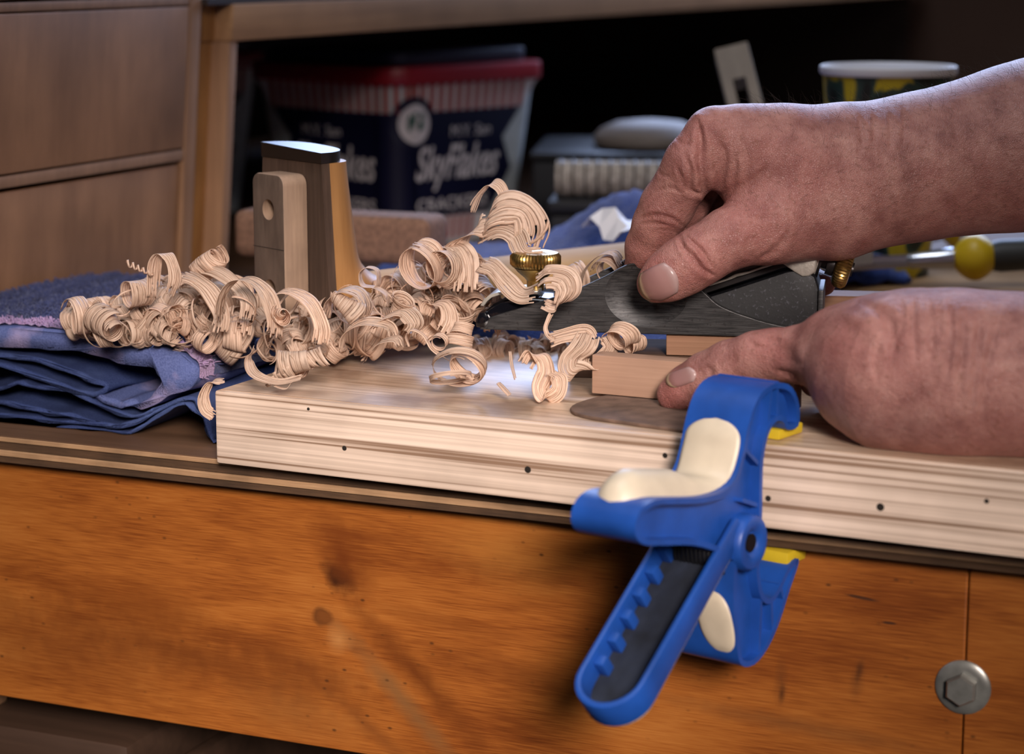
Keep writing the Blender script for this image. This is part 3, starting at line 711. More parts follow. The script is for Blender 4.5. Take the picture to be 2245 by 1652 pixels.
# throat lever: bent nickel strip
tl = [(-0.5, 12), (1.5, 15.2), (4.5, 17.8), (9, 19.2), (30, 20.2), (30, 18.6), (9.4, 17.6), (5.6, 16.3), (3.2, 14.2), (1.2, 11.5)]
part('throat_lever', prism([(a*k, b*k) for a, b in tl], 0.004, 0.030, 'y', 0.0003, 1), M['nickel'], pl, label='bent nickel lever')
def knurl(r, h, n, M_, bev=0.0018, dep=0.00055):
    V, Fc = [], []; prof_ = [(0, 0), (r*0.72, 0), (r-bev*0.7, bev*0.5), (r, bev*1.4), (r, h-bev*1.3), (r-bev*0.8, h-bev*0.3), (r-bev*2.0, h), (r*0.6, h-0.0003), (0, h-0.0006)]
    m = n*4
    for i in range(m):
        a = 2*math.pi*i/m
        for j, (rr, z) in enumerate(prof_):
            g = dep*(0.5-0.5*math.cos(2*math.pi*i/4)) if j in (2, 3, 4, 5) else 0
            V.append(((rr-g)*math.cos(a), (rr-g)*math.sin(a), z))
    P_ = len(prof_)
    for i in range(m):
        for j in range(P_-1):
            a = i*P_+j; b = ((i+1) % m)*P_+j; Fc.append((a, b, b+1, a+1))
    return xf((V, Fc), M_)
kb = part('front_knob', knurl(0.0135, 0.0088, 46, Matrix.Translation((0.0262, 0.020, 0.0300))), M['brass'], pl, label='knurled brass knob with bright flat top')
part('knob_neck', lathe([(0.0046, 0.0185), (0.0046, 0.0235), (0.0058, 0.0250), (0.0098, 0.0285), (0.0112, 0.0302)], 32, Matrix.Translation((0.0262, 0.020, 0))), M['brass'], kb)
# bed, blade, lever cap, adjuster
bed = [(62, 1), (174.4, 1), (174.4, 24), (172, 31), (166, 34.5), (158, 33.2), (126, 21.8)]
part('bed', prism([(a*k, b*k) for a, b in bed], 0.0052, 0.0408, 'y', 0.001, 2), M['japan'], pl, label='black japanned bed casting')
part('heel_end', box(0.1742, 0.1768, 0.003, 0.043, 0.0002, 0.0245, 0.0006), M['iron'], pl)
def strip(p, q, th, y0, y1, bev=0.0004):
    d = Vector((q[0]-p[0], q[1]-p[1])).normalized(); n = Vector((-d.y, d.x))*th
    return prism([(p[0]*k, p[1]*k), (q[0]*k, q[1]*k), ((q[0]+n.x)*k, (q[1]+n.y)*k), ((p[0]+n.x)*k, (p[1]+n.y)*k)], y0, y1, 'y', bev, 1)
part('blade', strip((62, 1.2), (168, 39.4), 3.0, 0.0048, 0.0412), M['dark_metal'], pl, label='steel blade')
cap = [(84, 13.5), (120, 26.5), (127, 28.2), (133, 31.0), (140, 32.6), (150, 37.0), (156, 41), (150, 46), (138, 44), (120, 37), (100, 26), (86, 17)]
part('lever_cap', prism([(a*k, b*k) for a, b in cap], 0.0065, 0.0395, 'y', 0.0012, 2), M['dark_metal'], pl)
part('cap_edge', prism([(a*k, b*k) for a, b in [(119, 24.0), (128, 27.4), (133, 30.2), (139, 31.6), (146, 34.4), (152, 36.2), (152.6, 37.6), (145.5, 35.8), (138.5, 33.1), (132, 31.6), (127, 28.8), (118.6, 25.8)]], 0.0052, 0.0075, 'y', 0.0003, 1), M['nickel'], pl)
lev = [(155.5, 37.6), (170.5, 43.4), (173.2, 40.5), (172.6, 33.8), (169.5, 31.4), (166, 31.0), (162, 33.2)]
part('clamp_lever', prism([(a*k, b*k) for a, b in lev], 0.004, 0.016, 'y', 0.0012, 3), M['nickel'], pl, label='nickel cam lever')
ad = (Vector((0.200, 0.022, 0.0318)) - Vector((0.166, 0.022, 0.0410))).normalized()
p0 = Vector((0.166, 0.022, 0.0395))
aj = part('adjuster_stem', merge(cyl(p0, p0+ad*0.026, 0.0036), cyl(p0+ad*0.008, p0+ad*0.0095, 0.0092), cyl(p0+ad*0.0125, p0+ad*0.0165, 0.0062)), M['dark_metal'], pl)
part('adjuster_plate', cyl(p0+ad*0.0065, p0+ad*0.0080, 0.0100, n=28), M['nickel'], aj)
part('adjuster_knob', knurl(0.0110, 0.0085, 40, axisM(p0+ad*0.0165, ad)), M['brass'], pl, label='knurled brass adjuster wheel')

# ---- wood under and around the plane
M['walnut_pale'] = wood('pale_rosewood', (0.56, 0.35, 0.245), (0.34, 0.19, 0.125), 'x', fine=420, along=7, rough=0.5, blot=0.15, blot_s=20)
M['walnut_mid'] = wood('mid_brown_wood', (0.38, 0.21, 0.13), (0.21, 0.105, 0.062), 'x', fine=420, along=7, rough=0.7, spec=0.2, blot=0.2)
M['walnut_dark'] = wood('dark_brown_wood', (0.14, 0.085, 0.06), (0.055, 0.032, 0.024), 'x', fine=300, along=8, rough=0.85, spec=0.05, blot=0.3)
M['fibre'] = plain('brown_fibre_sheet', (0.14, 0.085, 0.06), 0.7, var=0.35, vs=120, bmp=0.3, bs_scale=500)
solo('work_strip', box(0.0972, 0.36, 0.0025, 0.040, -0.0112, -0.0003, 0.0004, 1), M['walnut_mid'], PF, 'brown wooden strip being planed, directly under the plane sole', 'wood strip')
solo('backing_plank', box(0.046, 0.36, 0.004, 0.052, -0.025, -0.0114, 0.0006, 1), M['walnut_dark'], PF, 'dark plank lying beneath the strip being planed', 'plank')
c0 = onz(1298, 777, 0.0600); c1 = onz(1512, 795, 0.0600)
CFr = rot_frame(Vector((c0.x, c0.y, 0.0405)), math.atan2((c1-c0).y, (c1-c0).x))
solo('stop_block', box(0, 0.105, 0, 0.012, 0, 0.0195, 0.0006, 2), M['walnut_pale'], CFr, 'pale wooden block under the left thumb, in front of the plane', 'wood block')
def stadium(L_, r, n=16, sq=2.6):
    P = []
    for i in range(n+1):
        a = math.pi/2 + math.pi*i/n; P.append((r*math.copysign(abs(math.cos(a))**(2/sq), math.cos(a)), r*math.copysign(abs(math.sin(a))**(2/sq), math.sin(a))))
    return P + [(L_, -r), (L_, r)]
s0 = onz(1252, 886, 0.040)
SFr = rot_frame(Vector((s0.x, s0.y, 0.03835)), math.atan2((c1-c0).y, (c1-c0).x) - 0.16) @ Matrix.Translation((0.032, 0.013, 0))
solo('fibre_sheet', prism(stadium(0.066, 0.032), 0, 0.0018, 'z', 0.0004, 1), M['fibre'], SFr, 'thin dark brown sheet with rounded end under the pale block', 'sheet')
fr0 = at(1800, 648, 1.160)
FFr = rot_frame(Vector((fr0.x, fr0.y, 0.0384)), math.radians(-9))
solo('fence_plank', box(-0.05, 0.42, 0, 0.022, 0, fr0.z-0.0384, 0.0008, 1), M['walnut_mid'], FFr, 'wooden plank standing behind the plane heel, edge catching light', 'plank')
# ================================================================== spring clamp
M['blue'] = plain('blue_plastic', (0.011, 0.066, 0.32), 0.42, var=0.22, vs=50, bmp=0.08, bs_scale=250, spec=0.45)
M['blue_shaded'] = plain('dusty_shaded_blue_inside', (0.010, 0.014, 0.026), 0.75, var=0.6, vs=70, bmp=0.3)  # clamp blue darkened for the shade in the channel, plus some dirt
M['cream'] = plain('cream_rubber', (0.62, 0.53, 0.40), 0.42, var=0.10, vs=60, spec=0.5, bmp=0.1, bs_scale=120)
M['yellow'] = plain('yellow_pad', (0.62, 0.44, 0.02), 0.5, var=0.08)
M['spring'] = plain('dark_spring', (0.02, 0.02, 0.024), 0.4, 0.7)
KP = DF @ Vector((0.281, 0, 0)); KF = rot_frame(KP, math.radians(-37))
ck = thing('spring_clamp', 'blue plastic spring clamp with cream grips pinching the board to the bench', 'clamp', KF)
def closedcat(P, kk=4):
    n = len(P); P = [np.array(p, float) for p in P]; out = []
    for i in range(n):
        a, b, c, d = P[i-1], P[i], P[(i+1) % n], P[(i+2) % n]
        for j in range(kk):
            t = j/kk; out.append(0.5*((2*b) + (c-a)*t + (2*a-5*b+4*c-d)*t*t + (3*b-a-3*c+d)*t**3))
    return out
def inset(P, d):
    P = np.array(P); n = len(P); A = 0.5*sum(P[i][0]*P[(i+1) % n][1]-P[(i+1) % n][0]*P[i][1] for i in range(n))
    t = np.roll(P, -1, 0) - np.roll(P, 1, 0); t /= np.linalg.norm(t, axis=1)[:, None]
    nn = np.stack([-t[:, 1], t[:, 0]], 1)*(1 if A > 0 else -1)
    return P + nn*d
def ring(P, Q, h0, h1):      # band between outline P and inner outline Q, extruded along x
    n = len(P); V = [(h0, *p) for p in P] + [(h0, *p) for p in Q] + [(h1, *p) for p in P] + [(h1, *p) for p in Q]; Fc = []
    for i in range(n):
        j = (i+1) % n
        Fc += [(i, j, n+j, n+i), (2*n+i, 3*n+i, 3*n+j, 2*n+j), (i, 2*n+i, 2*n+j, j), (n+i, n+j, 3*n+j, 3*n+i)]
    return V, Fc
HW = 0.0162
up = [(.0265, .0435), (.027, .053), (.020, .0625), (.008, .0665), (-.004, .0655), (-.0125, .060), (-.0185, .050), (-.0225, .039), (-.028, .0295), (-.038, .0255), (-.055, .0262), (-.076, .0300), (-.092, .0325), (-.103, .0300), (-.107, .0225), (-.101, .0155), (-.085, .0115), (-.060, .0060), (-.036, -.0035), (-.022, -.0105), (-.009, -.0080), (-.0045, .0040), (-.0045, .020), (-.0040, .034), (.0, .0445), (.0065, .0490), (.0130, .0475), (.0165, .0435)]
upc = closedcat(up, 3)
def lever(name, outline, label=None):
    a = part(name, merge(ring(outline, inset(outline, 0.0026), -HW, HW)), M['blue'], ck, label=label)
    part('web', prism([tuple(q) for q in inset(outline, 0.0022)], -0.0115, 0.0112, 'x'), M['blue'], a)
    return a
ua = lever('upper_arm', upc)
for y_, z_, dy, dz in ((.0, .0445, .003, .022), (.0085, .049, -.0005, .018), (-.0045, .030, -.016, .012), (-.0045, .012, -.016, .006)):
    p = Vector((0, y_, z_)); q = Vector((0, y_+dy, z_+dz)); d = (q-p); n = Vector((0, -d.z, d.y)).normalized()*0.0009
    part('rib', ([tuple(p+n+Vector((s, 0, 0))) for s in (-HW+.001, HW-.0006)] + [tuple(p-n+Vector((s, 0, 0))) for s in (-HW+.001, HW-.0006)] + [tuple(q+n+Vector((s, 0, 0))) for s in (-HW+.001, HW-.0006)] + [tuple(q-n+Vector((s, 0, 0))) for s in (-HW+.001, HW-.0006)],
         [(0, 1, 3, 2), (4, 6, 7, 5), (0, 4, 5, 1), (2, 3, 7, 6), (1, 5, 7, 3), (0, 2, 6, 4)]), M['blue'], ua)
def pad_strip(line, wf, lift, thick=0.003, nw=14, pw=4):
    """soft grip laid on an outline; wf(t) -> (x0, x1) edges"""
    L_ = np.array(catmull(line, 6)); t = np.gradient(L_, axis=0); t /= np.linalg.norm(t, axis=1)[:, None]
    nn = np.stack([t[:, 1], -t[:, 0]], 1)
    m = len(L_); V, Fc = [], []
    for i in range(m):
        x0, x1 = wf(i/(m-1))
        for j in range(nw+1):
            s = j/nw; e = (1-abs(2*s-1)**pw)*min(1, 6*min(i, m-1-i)/(m-1)+.05)
            p = L_[i] + nn[i]*((lift(i/(m-1)) if callable(lift) else lift)*e + 0.0001)
            V.append((x0+(x1-x0)*s, p[0], p[1]))
    k0 = len(V)
    for i in range(m):
        x0, x1 = wf(i/(m-1))
        for j in range(nw+1):
            p = L_[i] - nn[i]*thick; V.append((x0+(x1-x0)*j/nw, p[0], p[1]))
    w = nw+1
    for i in range(m-1):
        for j in range(nw):
            a = i*w+j; Fc.append((a, a+1, a+w+1, a+w)); Fc.append((k0+a, k0+a+w, k0+a+w+1, k0+a+1))
    bd_ = [j for j in range(w)] + [i*w+nw for i in range(1, m)] + [(m-1)*w+j for j in range(nw-1, -1, -1)] + [i*w for i in range(m-2, 0, -1)]
    for i in range(len(bd_)):
        a, b = bd_[i], bd_[(i+1) % len(bd_)]; Fc.append((a, k0+a, k0+b, b))
    return V, Fc
def wf1(t):
    e = math.sqrt(max(0.0, 1-((0.16-t)/0.16)**2)) if t < 0.16 else (math.sqrt(max(0.0, 1-((t-0.80)/0.2)**2)) if t > 0.80 else 1.0)
    bul = 0.0125 + 0.002*math.sin(math.pi*min(1, t*2))
    return (-bul*e - 0.0005, (bul - 0.003*(t > .5)*(t-.5)*2)*e - 0.0005)
grip = part('cream_grip', pad_strip([(-.0172, .0525), (-.0200, .0465), (-.0228, .0385), (-.0282, .0293), (-.0380, .0253), (-.055, .0260), (-.076, .0298), (-.092, .0322), (-.101, .0300)], wf1, lambda t: 0.0018 + 0.0085*max(0, min(1, (t-0.40)/0.25)), pw=2.4), M['cream'], ck, smooth=True, label='cream rubber grip on the upper arm')
# pivot boss with pin
boss = merge(lathe([(0.0, -HW-.003), (.0115, -HW-.003), (.0128, -HW-.0015), (.0128, HW+.0015), (.0116, HW+.0032), (.0090, HW+.0036), (.0062, HW+.0026), (.0050, HW+.0012), (.0, HW+.0012)], 36, axisM((0, -.0165, -.002), (1, 0, 0)), False))
pb = part('pivot_boss', boss, M['blue'], ck)
part('pivot_pin', cyl((-HW-.0032, -.0165, -.002), (HW+.0020, -.0165, -.002), .0042, n=20), M['spring'], pb)
path = [(-.011+.022*i/150, -.0165-.0 + .0105*math.cos(i*.42) - .012, -.004+.0105*math.sin(i*.42)) for i in range(151)]
part('spring', tube(path, 0.0012, 8), M['spring'], ck, label='dark coil spring')
# lower jaw hook
lo_ = [(-.0250, .004), (-.0275, -.012), (-.0275, -.030), (-.0245, -.046), (-.0200, -.058), (-.0080, -.0610), (.0040, -.0560), (.0140, -.0460), (.0225, -.0330), (.0300, -.0225), (.0280, -.0195), (.0200, -.0225), (.0130, -.0290), (.0060, -.0330), (-.0010, -.0300), (-.0050, -.0200), (-.0060, -.0080), (-.0085, .004), (-.0165, .009)]
la = lever('lower_jaw', closedcat(lo_, 3))
for (p, q) in (((-.002, -.031), (-.003, -.058)), ((.007, -.033), (.009, -.052)), ((.014, -.028), (.019, -.038))):
    p = Vector((0, *p)); q = Vector((0, *q)); d = q-p; n = Vector((0, -d.z, d.y)).normalized()*0.0009
    part('rib', ([tuple(v+s*n+Vector((x, 0, 0))) for v in (p, q) for s in (1, -1) for x in (-HW+.001, HW-.0006)], [(0, 1, 3, 2), (4, 6, 7, 5), (0, 4, 5, 1), (2, 3, 7, 6), (1, 5, 7, 3), (0, 2, 6, 4)]), M['blue'], la)
def wf2(t):
    e = math.sqrt(max(0.0, 1-(2*t-1)**2)); c = 0.0070 + 0.0035*(t-.5); return (c-0.0098*e, c+0.0085*e)
part('cream_grip', pad_strip([(-.0277, -.0235), (-.0277, -.030), (-.0262, -.039), (-.0243, -.0470), (-.0215, -.0545)], wf2, 0.0009), M['cream'], ck, smooth=True, label='oval cream inset on the lower jaw')
# lower handle: an open channel with a rounded end
A_ = Vector((0, -.020, .004)); B_ = Vector((0, -.1045, -.0655)); dd = (B_-A_).normalized(); LH = (B_-A_).length
nn_ = Vector((0, dd.z, -dd.y))
if nn_.z < 0: nn_ = -nn_
HM = Matrix(((1, 0, 0, A_.x), (0, dd.y, nn_.y, A_.y), (0, dd.z, nn_.z, A_.z), (0, 0, 0, 1)))   # local x = width, y = along, z = up out of the channel
def uout(w, L_, n=14):
    P = [(w, 0.0)] + [(w*math.cos(math.pi*i/n), L_-w + w*math.sin(math.pi*i/n)) for i in range(n+1)] + [(-w, 0.0)]
    return P
def uwall(w1, w0, L1, L0, h0, hA, hB, n=14):
    P = uout(w1, L1, n); Q = uout(w0, L0, n); m = len(P); V = []
    for (S, top) in ((P, 0), (Q, 0), (P, 1), (Q, 1)):
        for x, y in S:
            V.append((x, y, (hA + (hB-hA)*min(1, y/L1)) if top else h0))
    Fc = []
    for i in range(m-1):
        Fc += [(i, i+1, m+i+1, m+i), (2*m+i, 3*m+i, 3*m+i+1, 2*m+i+1), (i, 2*m+i, 2*m+i+1, i+1), (m+i, m+i+1, 3*m+i+1, 3*m+i)]
    Fc += [(0, m, 3*m, 2*m), (m-1, 3*m-1, 4*m-1, 2*m-1)]
    return V, Fc
def beveled(vf, off, seg=2):
    bm = bmesh.new(); vs = [bm.verts.new(v) for v in vf[0]]
    for f in vf[1]:
        try: bm.faces.new([vs[i] for i in f])
        except ValueError: pass
    bmesh.ops.recalc_face_normals(bm, faces=bm.faces[:])
    es = [e for e in bm.edges if len(e.link_faces) == 2 and e.calc_face_angle(0) > 0.9]
    bmesh.ops.bevel(bm, geom=es, offset=off, segments=seg, profile=0.5, affect='EDGES'); return bm_out(bm)
lh = part('lower_handle', xf(beveled(uwall(.0168, .0138, LH, LH-.0035, -.001, .010, .0135), .0011), HM), M['blue'], ck, smooth='auto')
part('channel_floor', xf(prism(uout(.0160, LH-.001), -.0015, .0012, 'z'), HM), M['blue_shaded'], lh, label='dusty hollow of the handle, its shade put into the colour')
for i in range(6):
    y_ = .022 + i*.0125
    part('rib', xf(box(-.0139, -.0088, y_-.0028, y_+.0028, .0008, .0098, .0012), HM), M['blue'], lh)
part('cream_grip', xf(prism(uout(.0150, LH-.002), -.0040, -.0012, 'z', .0012), HM), M['cream'], ck, label='cream rubber strip under the lower handle')
part('jaw_pad', box(-.014, .0135, .014, .036, .0384, .0435, .0014), M['yellow'], ck, label='yellow upper jaw pad')
part('jaw_pad', box(-.014, .0150, .022, .040, -.0225, -.0156, .0020), M['yellow'], ck, label='yellow lower jaw pad')
# ================================================================== cloth
def terry_mat(name, c0, c1, stripe=None, nap=900):
    m, nt, b = newmat(name)
    n1 = nd(nt, 'TexNoise', {'Vector': coords(nt), 'Scale': nap, 'Detail': 3})
    n2 = nd(nt, 'TexNoise', {'Vector': coords(nt), 'Scale': 28, 'Detail': 4})
    c = ramp(nt, n1.outputs['Fac'], [(0.3, c0), (0.7, c1)])
    c = mix(nt, ramp(nt, n2.outputs['Fac'], [(0.45, (0, 0, 0)), (0.7, (0.4, 0.4, 0.4))]), c, tuple(x*1.6 for x in c1))
    if stripe:
        f0, f1, col = stripe
        s = nd(nt, 'SeparateXYZ', {0: nd(nt, 'TexCoord').outputs['Object']})
        n4 = nd(nt, 'TexNoise', {'Vector': coords(nt), 'Scale': 60, 'Detail': 3})
        y = mathn(nt, 'ADD', s.outputs[1], mathn(nt, 'MULTIPLY', mathn(nt, 'SUBTRACT', n4.outputs['Fac'], 0.5), 0.006))
        k_ = mathn(nt, 'MULTIPLY', mathn(nt, 'GREATER_THAN', y, f0), mathn(nt, 'LESS_THAN', y, f1))
        k_ = mathn(nt, 'MULTIPLY', k_, mathn(nt, 'MULTIPLY', ramp(nt, n2.outputs['Fac'], [(0.30, (0.1, 0.1, 0.1)), (0.48, (1, 1, 1))]), 0.95))
        c = mix(nt, k_, c, col)
    setc(nt, b, c); b.inputs['Roughness'].default_value = 0.95; b.inputs['Specular IOR Level'].default_value = 0.1
    b.inputs['Sheen Weight'].default_value = 0.25; b.inputs['Sheen Roughness'].default_value = 0.6
    bump(nt, b, n1.outputs['Fac'], 0.9, 0.0015); return m
def weave_mat(name, c0, c1, blotch):
    m, nt, b = newmat(name)
    n2 = nd(nt, 'TexNoise', {'Vector': coords(nt), 'Scale': 30, 'Detail': 4})
    n1 = nd(nt, 'TexNoise', {'Vector': coords(nt), 'Scale': 1200, 'Detail': 2})
    c = ramp(nt, n1.outputs['Fac'], [(0.3, c0), (0.7, c1)])
    c = mix(nt, ramp(nt, n2.outputs['Fac'], [(0.50, (0, 0, 0)), (0.64, (0.7, 0.7, 0.7))]), c, blotch)
    setc(nt, b, c); b.inputs['Roughness'].default_value = 0.9; b.inputs['Specular IOR Level'].default_value = 0.15
    bump(nt, b, n1.outputs['Fac'], 0.5, 0.0008); return m
M['hem'] = weave_mat('faded_blue_hem', (0.075, 0.10, 0.25), (0.13, 0.165, 0.37), (0.46, 0.38, 0.60))
M['weave'] = weave_mat('shaded_blue_weave', (0.026, 0.040, 0.125), (0.052, 0.078, 0.20), (0.075, 0.11, 0.26))  # folds darkened for the shade in the gaps, hem lightened against it
M['terry'] = terry_mat('navy_terry', (0.014, 0.020, 0.085), (0.040, 0.055, 0.18), stripe=(-0.02, 0.016, (0.50, 0.33, 0.56)))
M['terry_back'] = terry_mat('blue_terry', (0.012, 0.03, 0.14), (0.03, 0.07, 0.29), nap=700)
TP = Vector((-0.2427, 1.1711, 0)); TF = rot_frame(TP, -TH)      # towel front plane
def tpx(px, py):
    q = TF.inverted() @ onplane(px, py, TP, BNI); return (q.x, q.z)
tw = thing('folded_towel', 'navy blue towel folded in loose layers at the left end of the board', 'towel', TF)
def sweep(sec, depth, n=22, wob=0.004, seed=0, closed=True, drop=0.0):
    """cross-section (x, z) carried back along y with a slow drift"""
    rnd = random.Random(seed); m = len(sec); V, Fc = [], []
    a1, a2, p1, p2 = rnd.uniform(.5, 1), rnd.uniform(.5, 1), rnd.uniform(0, 6), rnd.uniform(0, 6)
    for j in range(n+1):
        y = depth*(j/n)**1.4
        for i, (x, z) in enumerate(sec):
            w = wob*min(1, y/0.03)
            dz = w*a1*math.sin(18*x/0.1 + p1 + 30*y)*0.6 + w*a2*math.sin(40*y+p2 + 9*x/0.1)*0.5
            fy = 0.0015*math.sin(i*0.9+seed)*(1-j/n)
            V.append((x, y+fy, max(0.0006, z + dz*min(1, z/0.012) - drop*y)))
    for j in range(n):
        for i in range(m if closed else m-1):
            a = j*m+i; b = j*m+(i+1) % m; Fc.append((a, b, b+m, a+m))
    if closed: Fc.append(tuple(range(m))[::-1]); Fc.append(tuple(n*m+i for i in range(m)))
    return V, Fc
def thicken(line, t):
    L_ = np.array(catmull([tpx(*p) for p in line], 5)); g = np.gradient(L_, axis=0); g /= np.linalg.norm(g, axis=1)[:, None]
    nn = np.stack([-g[:, 1], g[:, 0]], 1)*t/2
    return [tuple(q) for q in np.concatenate([L_+nn, (L_-nn)[::-1]])]
outer = [(-220, 706), (-80, 712), (0, 717), (100, 722), (200, 735), (280, 744), (340, 757), (400, 778), (428, 803), (430, 833), (408, 856), (372, 866), (340, 886), (310, 897), (285, 890), (262, 895), (240, 886), (205, 873)]
inner = [(212, 862), (240, 873), (262, 881), (285, 875), (305, 883), (325, 873), (343, 856), (352, 832), (343, 813), (320, 803), (295, 800), (270, 797), (235, 787), (200, 775), (150, 768), (100, 766), (50, 762), (-80, 756), (-220, 750)]
secA = [tuple(q) for q in catmull([tpx(*p) for p in outer], 4)] + [tuple(q) for q in catmull([tpx(*p) for p in inner], 4)]
lyr = part('outer_layer', sweep(secA, 0.19, seed=3, wob=0.003), M['hem'], tw, smooth=True, label='faded hem of the top layer')
part('inner_fold', sweep(thicken([(-220, 772), (-80, 776), (0, 779), (60, 786), (130, 804), (185, 828), (222, 842), (232, 852), (215, 862), (190, 864), (145, 850), (76, 824), (0, 800), (-80, 794)], .0026), 0.18, seed=5), M['weave'], tw, smooth=True)
part('lower_fold', sweep(thicken([(463, 965), (455, 925), (440, 893), (412, 873), (365, 888), (303, 921), (257, 933), (212, 928), (157, 912), (110, 906), (60, 894), (0, 882), (-80, 876), (-220, 872)], .0022), 0.18, seed=8), M['weave'], tw, smooth=True)
part('lower_fold', sweep(thicken([(474, 1000), (462, 960), (445, 918), (420, 893), (393, 885), (355, 906), (305, 938), (270, 950), (212, 943), (151, 937), (103, 941), (0, 939), (-80, 937), (-220, 930)], .0018), 0.18, seed=11), M['weave'], tw, smooth=True)
part('lower_fold', sweep(thicken([(-220, 850), (-80, 856), (0, 852), (40, 838), (75, 849), (120, 852), (180, 868), (240, 900), (300, 912), (335, 898)], .0018), 0.18, seed=13), M['weave'], tw, smooth=True)
part('lower_fold', sweep(thicken([(-220, 905), (-80, 902), (0, 910), (60, 914), (120, 925), (180, 925), (240, 934), (290, 930), (350, 896)], .0018), 0.18, seed=17), M['weave'], tw, smooth=True)
# terry pile on the upper side of the top layer: a skin just above it and standing loops
topl = [tuple(q) for q in catmull([tpx(*p) for p in [(-220, 705.5), (-80, 711.5), (0, 716.5), (100, 721.5), (200, 734), (280, 743), (340, 756), (402, 777), (431, 802), (434, 836)]], 10)]
def topsurf(i, y):
    x, z = topl[i]; return x, z
NY = 40; V, Fc = [], []
for j in range(NY+1):
    y = 0.0035 + 0.187*(j/NY)
    for i, (x, z) in enumerate(topl):
        V.append((x, y + 0.0022*math.sin(x*140), z + 0.0012 + 0.0016*math.sin(26*x/0.1+35*y) * min(1, y/0.03) + 0.0006*math.sin(x*900+y*700)))
m_ = len(topl)
for j in range(NY):
    for i in range(m_-1): Fc.append((j*m_+i, j*m_+i+1, (j+1)*m_+i+1, (j+1)*m_+i))
part('terry_face', (V, Fc), M['terry'], tw, smooth=True, label='looped navy pile with pink stripe')
def loops(surf, n, hgt, wid, seed):
    rnd = random.Random(seed); V2, F2 = [], []
    P = np.array(surf[0]); Q = surf[1]
    ar = np.array([np.linalg.norm(np.cross(P[f[2]]-P[f[0]], P[f[3]]-P[f[1]])) for f in Q]); cs_ = np.cumsum(ar/ar.sum())
    for t in range(n):
        f = Q[int(np.searchsorted(cs_, rnd.random()))]; u, v = rnd.random(), rnd.random()
        p = (P[f[0]]*(1-u)+P[f[1]]*u)*(1-v) + (P[f[3]]*(1-u)+P[f[2]]*u)*v
        nr = np.cross(P[f[1]]-P[f[0]], P[f[3]]-P[f[0]]); nr /= np.linalg.norm(nr)
        if nr[2] < 0: nr = -nr
        a = rnd.uniform(0, 6.28); d = np.array([math.cos(a), math.sin(a), 0]); lean_ = np.array([rnd.uniform(-.7, .7), rnd.uniform(-.9, .2), 0])
        h_ = hgt*rnd.uniform(.6, 1.3); w_ = wid*rnd.uniform(.7, 1.3)
        s = np.cross(d, nr); b0 = len(V2)
        for kk, (hh, ww) in enumerate(((0, .8), (.55, 1.0), (.9, .75))):
            c_ = p + nr*h_*hh + lean_*h_*hh*hh
            for g in range(4):
                an = g*math.pi/2; V2.append(tuple(c_ + (d*math.cos(an)+s*math.sin(an))*w_*ww))
        V2.append(tuple(p + nr*h_*1.05 + lean_*h_))
        for kk in range(2):
            for g in range(4): F2.append((b0+kk*4+g, b0+kk*4+(g+1) % 4, b0+kk*4+4+(g+1) % 4, b0+kk*4+4+g))
        for g in range(4): F2.append((b0+8+g, b0+8+(g+1) % 4, b0+12))
    return V2, F2
part('terry_loops', loops((V, Fc), 15000, 0.0026, 0.00042, 4), M['terry'], tw, smooth=True, kind='stuff')
# second towel, spread and bunched up behind the board
BTF = DF @ Matrix.Translation((-0.02, 0.203, 0))
def bump2(x, y, cx, cy, rx, ry): return math.exp(-((x-cx)/rx)**2 - ((y-cy)/ry)**2)
V, Fc = [], []; NX, NYY = 100, 70
for j in range(NYY+1):
    for i in range(NX+1):
        x = -0.13 + 0.33*i/NX; y = 0.0 + 0.34*j/NYY
        e = min(1, min(x+0.13, 0.20-x, y+0.004, 0.34-y)/0.022); e = max(0, e)**0.5
        z = 0.046 + 0.004*math.sin(30*x+8*y) + 0.003*math.sin(55*y-20*x)
        z += 0.050*bump2(x, y, 0.115, 0.275, 0.085, 0.045) + 0.030*bump2(x, y, 0.03, 0.30, 0.05, 0.03) + 0.02*bump2(x, y, 0.27, 0.27, 0.1, 0.05)
        z += 0.0012*math.sin(x*420+3*math.sin(y*200)) + 0.001*math.sin(y*520+x*300)
        V.append((x, y, max(0.001, z*e)))
for j in range(NYY):
    for i in range(NX): Fc.append((j*(NX+1)+i, j*(NX+1)+i+1, (j+1)*(NX+1)+i+1, (j+1)*(NX+1)+i))
bt = solo('towel', (V, Fc), M['terry_back'], BTF, 'bright blue towel bunched up behind the shavings and guitar neck', 'towel', smooth=True)
md = bt.modifiers.new('thickness', 'SOLIDIFY'); md.thickness = 0.003; md.offset = -1

# ================================================================== guitar neck lying upside down, heel up
M['maple'] = wood('tan_neck_wood', (0.42, 0.215, 0.08), (0.27, 0.125, 0.042), 'z', fine=260, along=8, rough=0.4, blot=0.15)
M['neck_x'] = wood('tan_neck_shaft', (0.56, 0.34, 0.15), (0.40, 0.22, 0.09), 'x', fine=260, along=8, rough=0.7, spec=0.15, blot=0.15)
M['heelend'] = wood('grey_brown_walnut', (0.11, 0.068, 0.048), (0.035, 0.021, 0.015), 'z', fine=380, along=14, rough=0.5, blot=0.3)
M['tenon'] = wood('tenon_wood', (0.40, 0.27, 0.185), (0.25, 0.165, 0.115), 'z', fine=420, along=30, rough=0.55, blot=0.2, blot_s=40)
M['tenon_end'] = wood('tenon_end_dark', (0.16, 0.112, 0.084), (0.085, 0.058, 0.044), 'z', fine=300, along=60, rough=0.6, blot=0.25, blot_s=50)  # darker tone for the drilled end face
M['ebony'] = plain('polished_ebony', (0.006, 0.005, 0.005), 0.30, spec=0.9)
M['binding'] = plain('cream_binding', (0.6, 0.56, 0.52), 0.4)
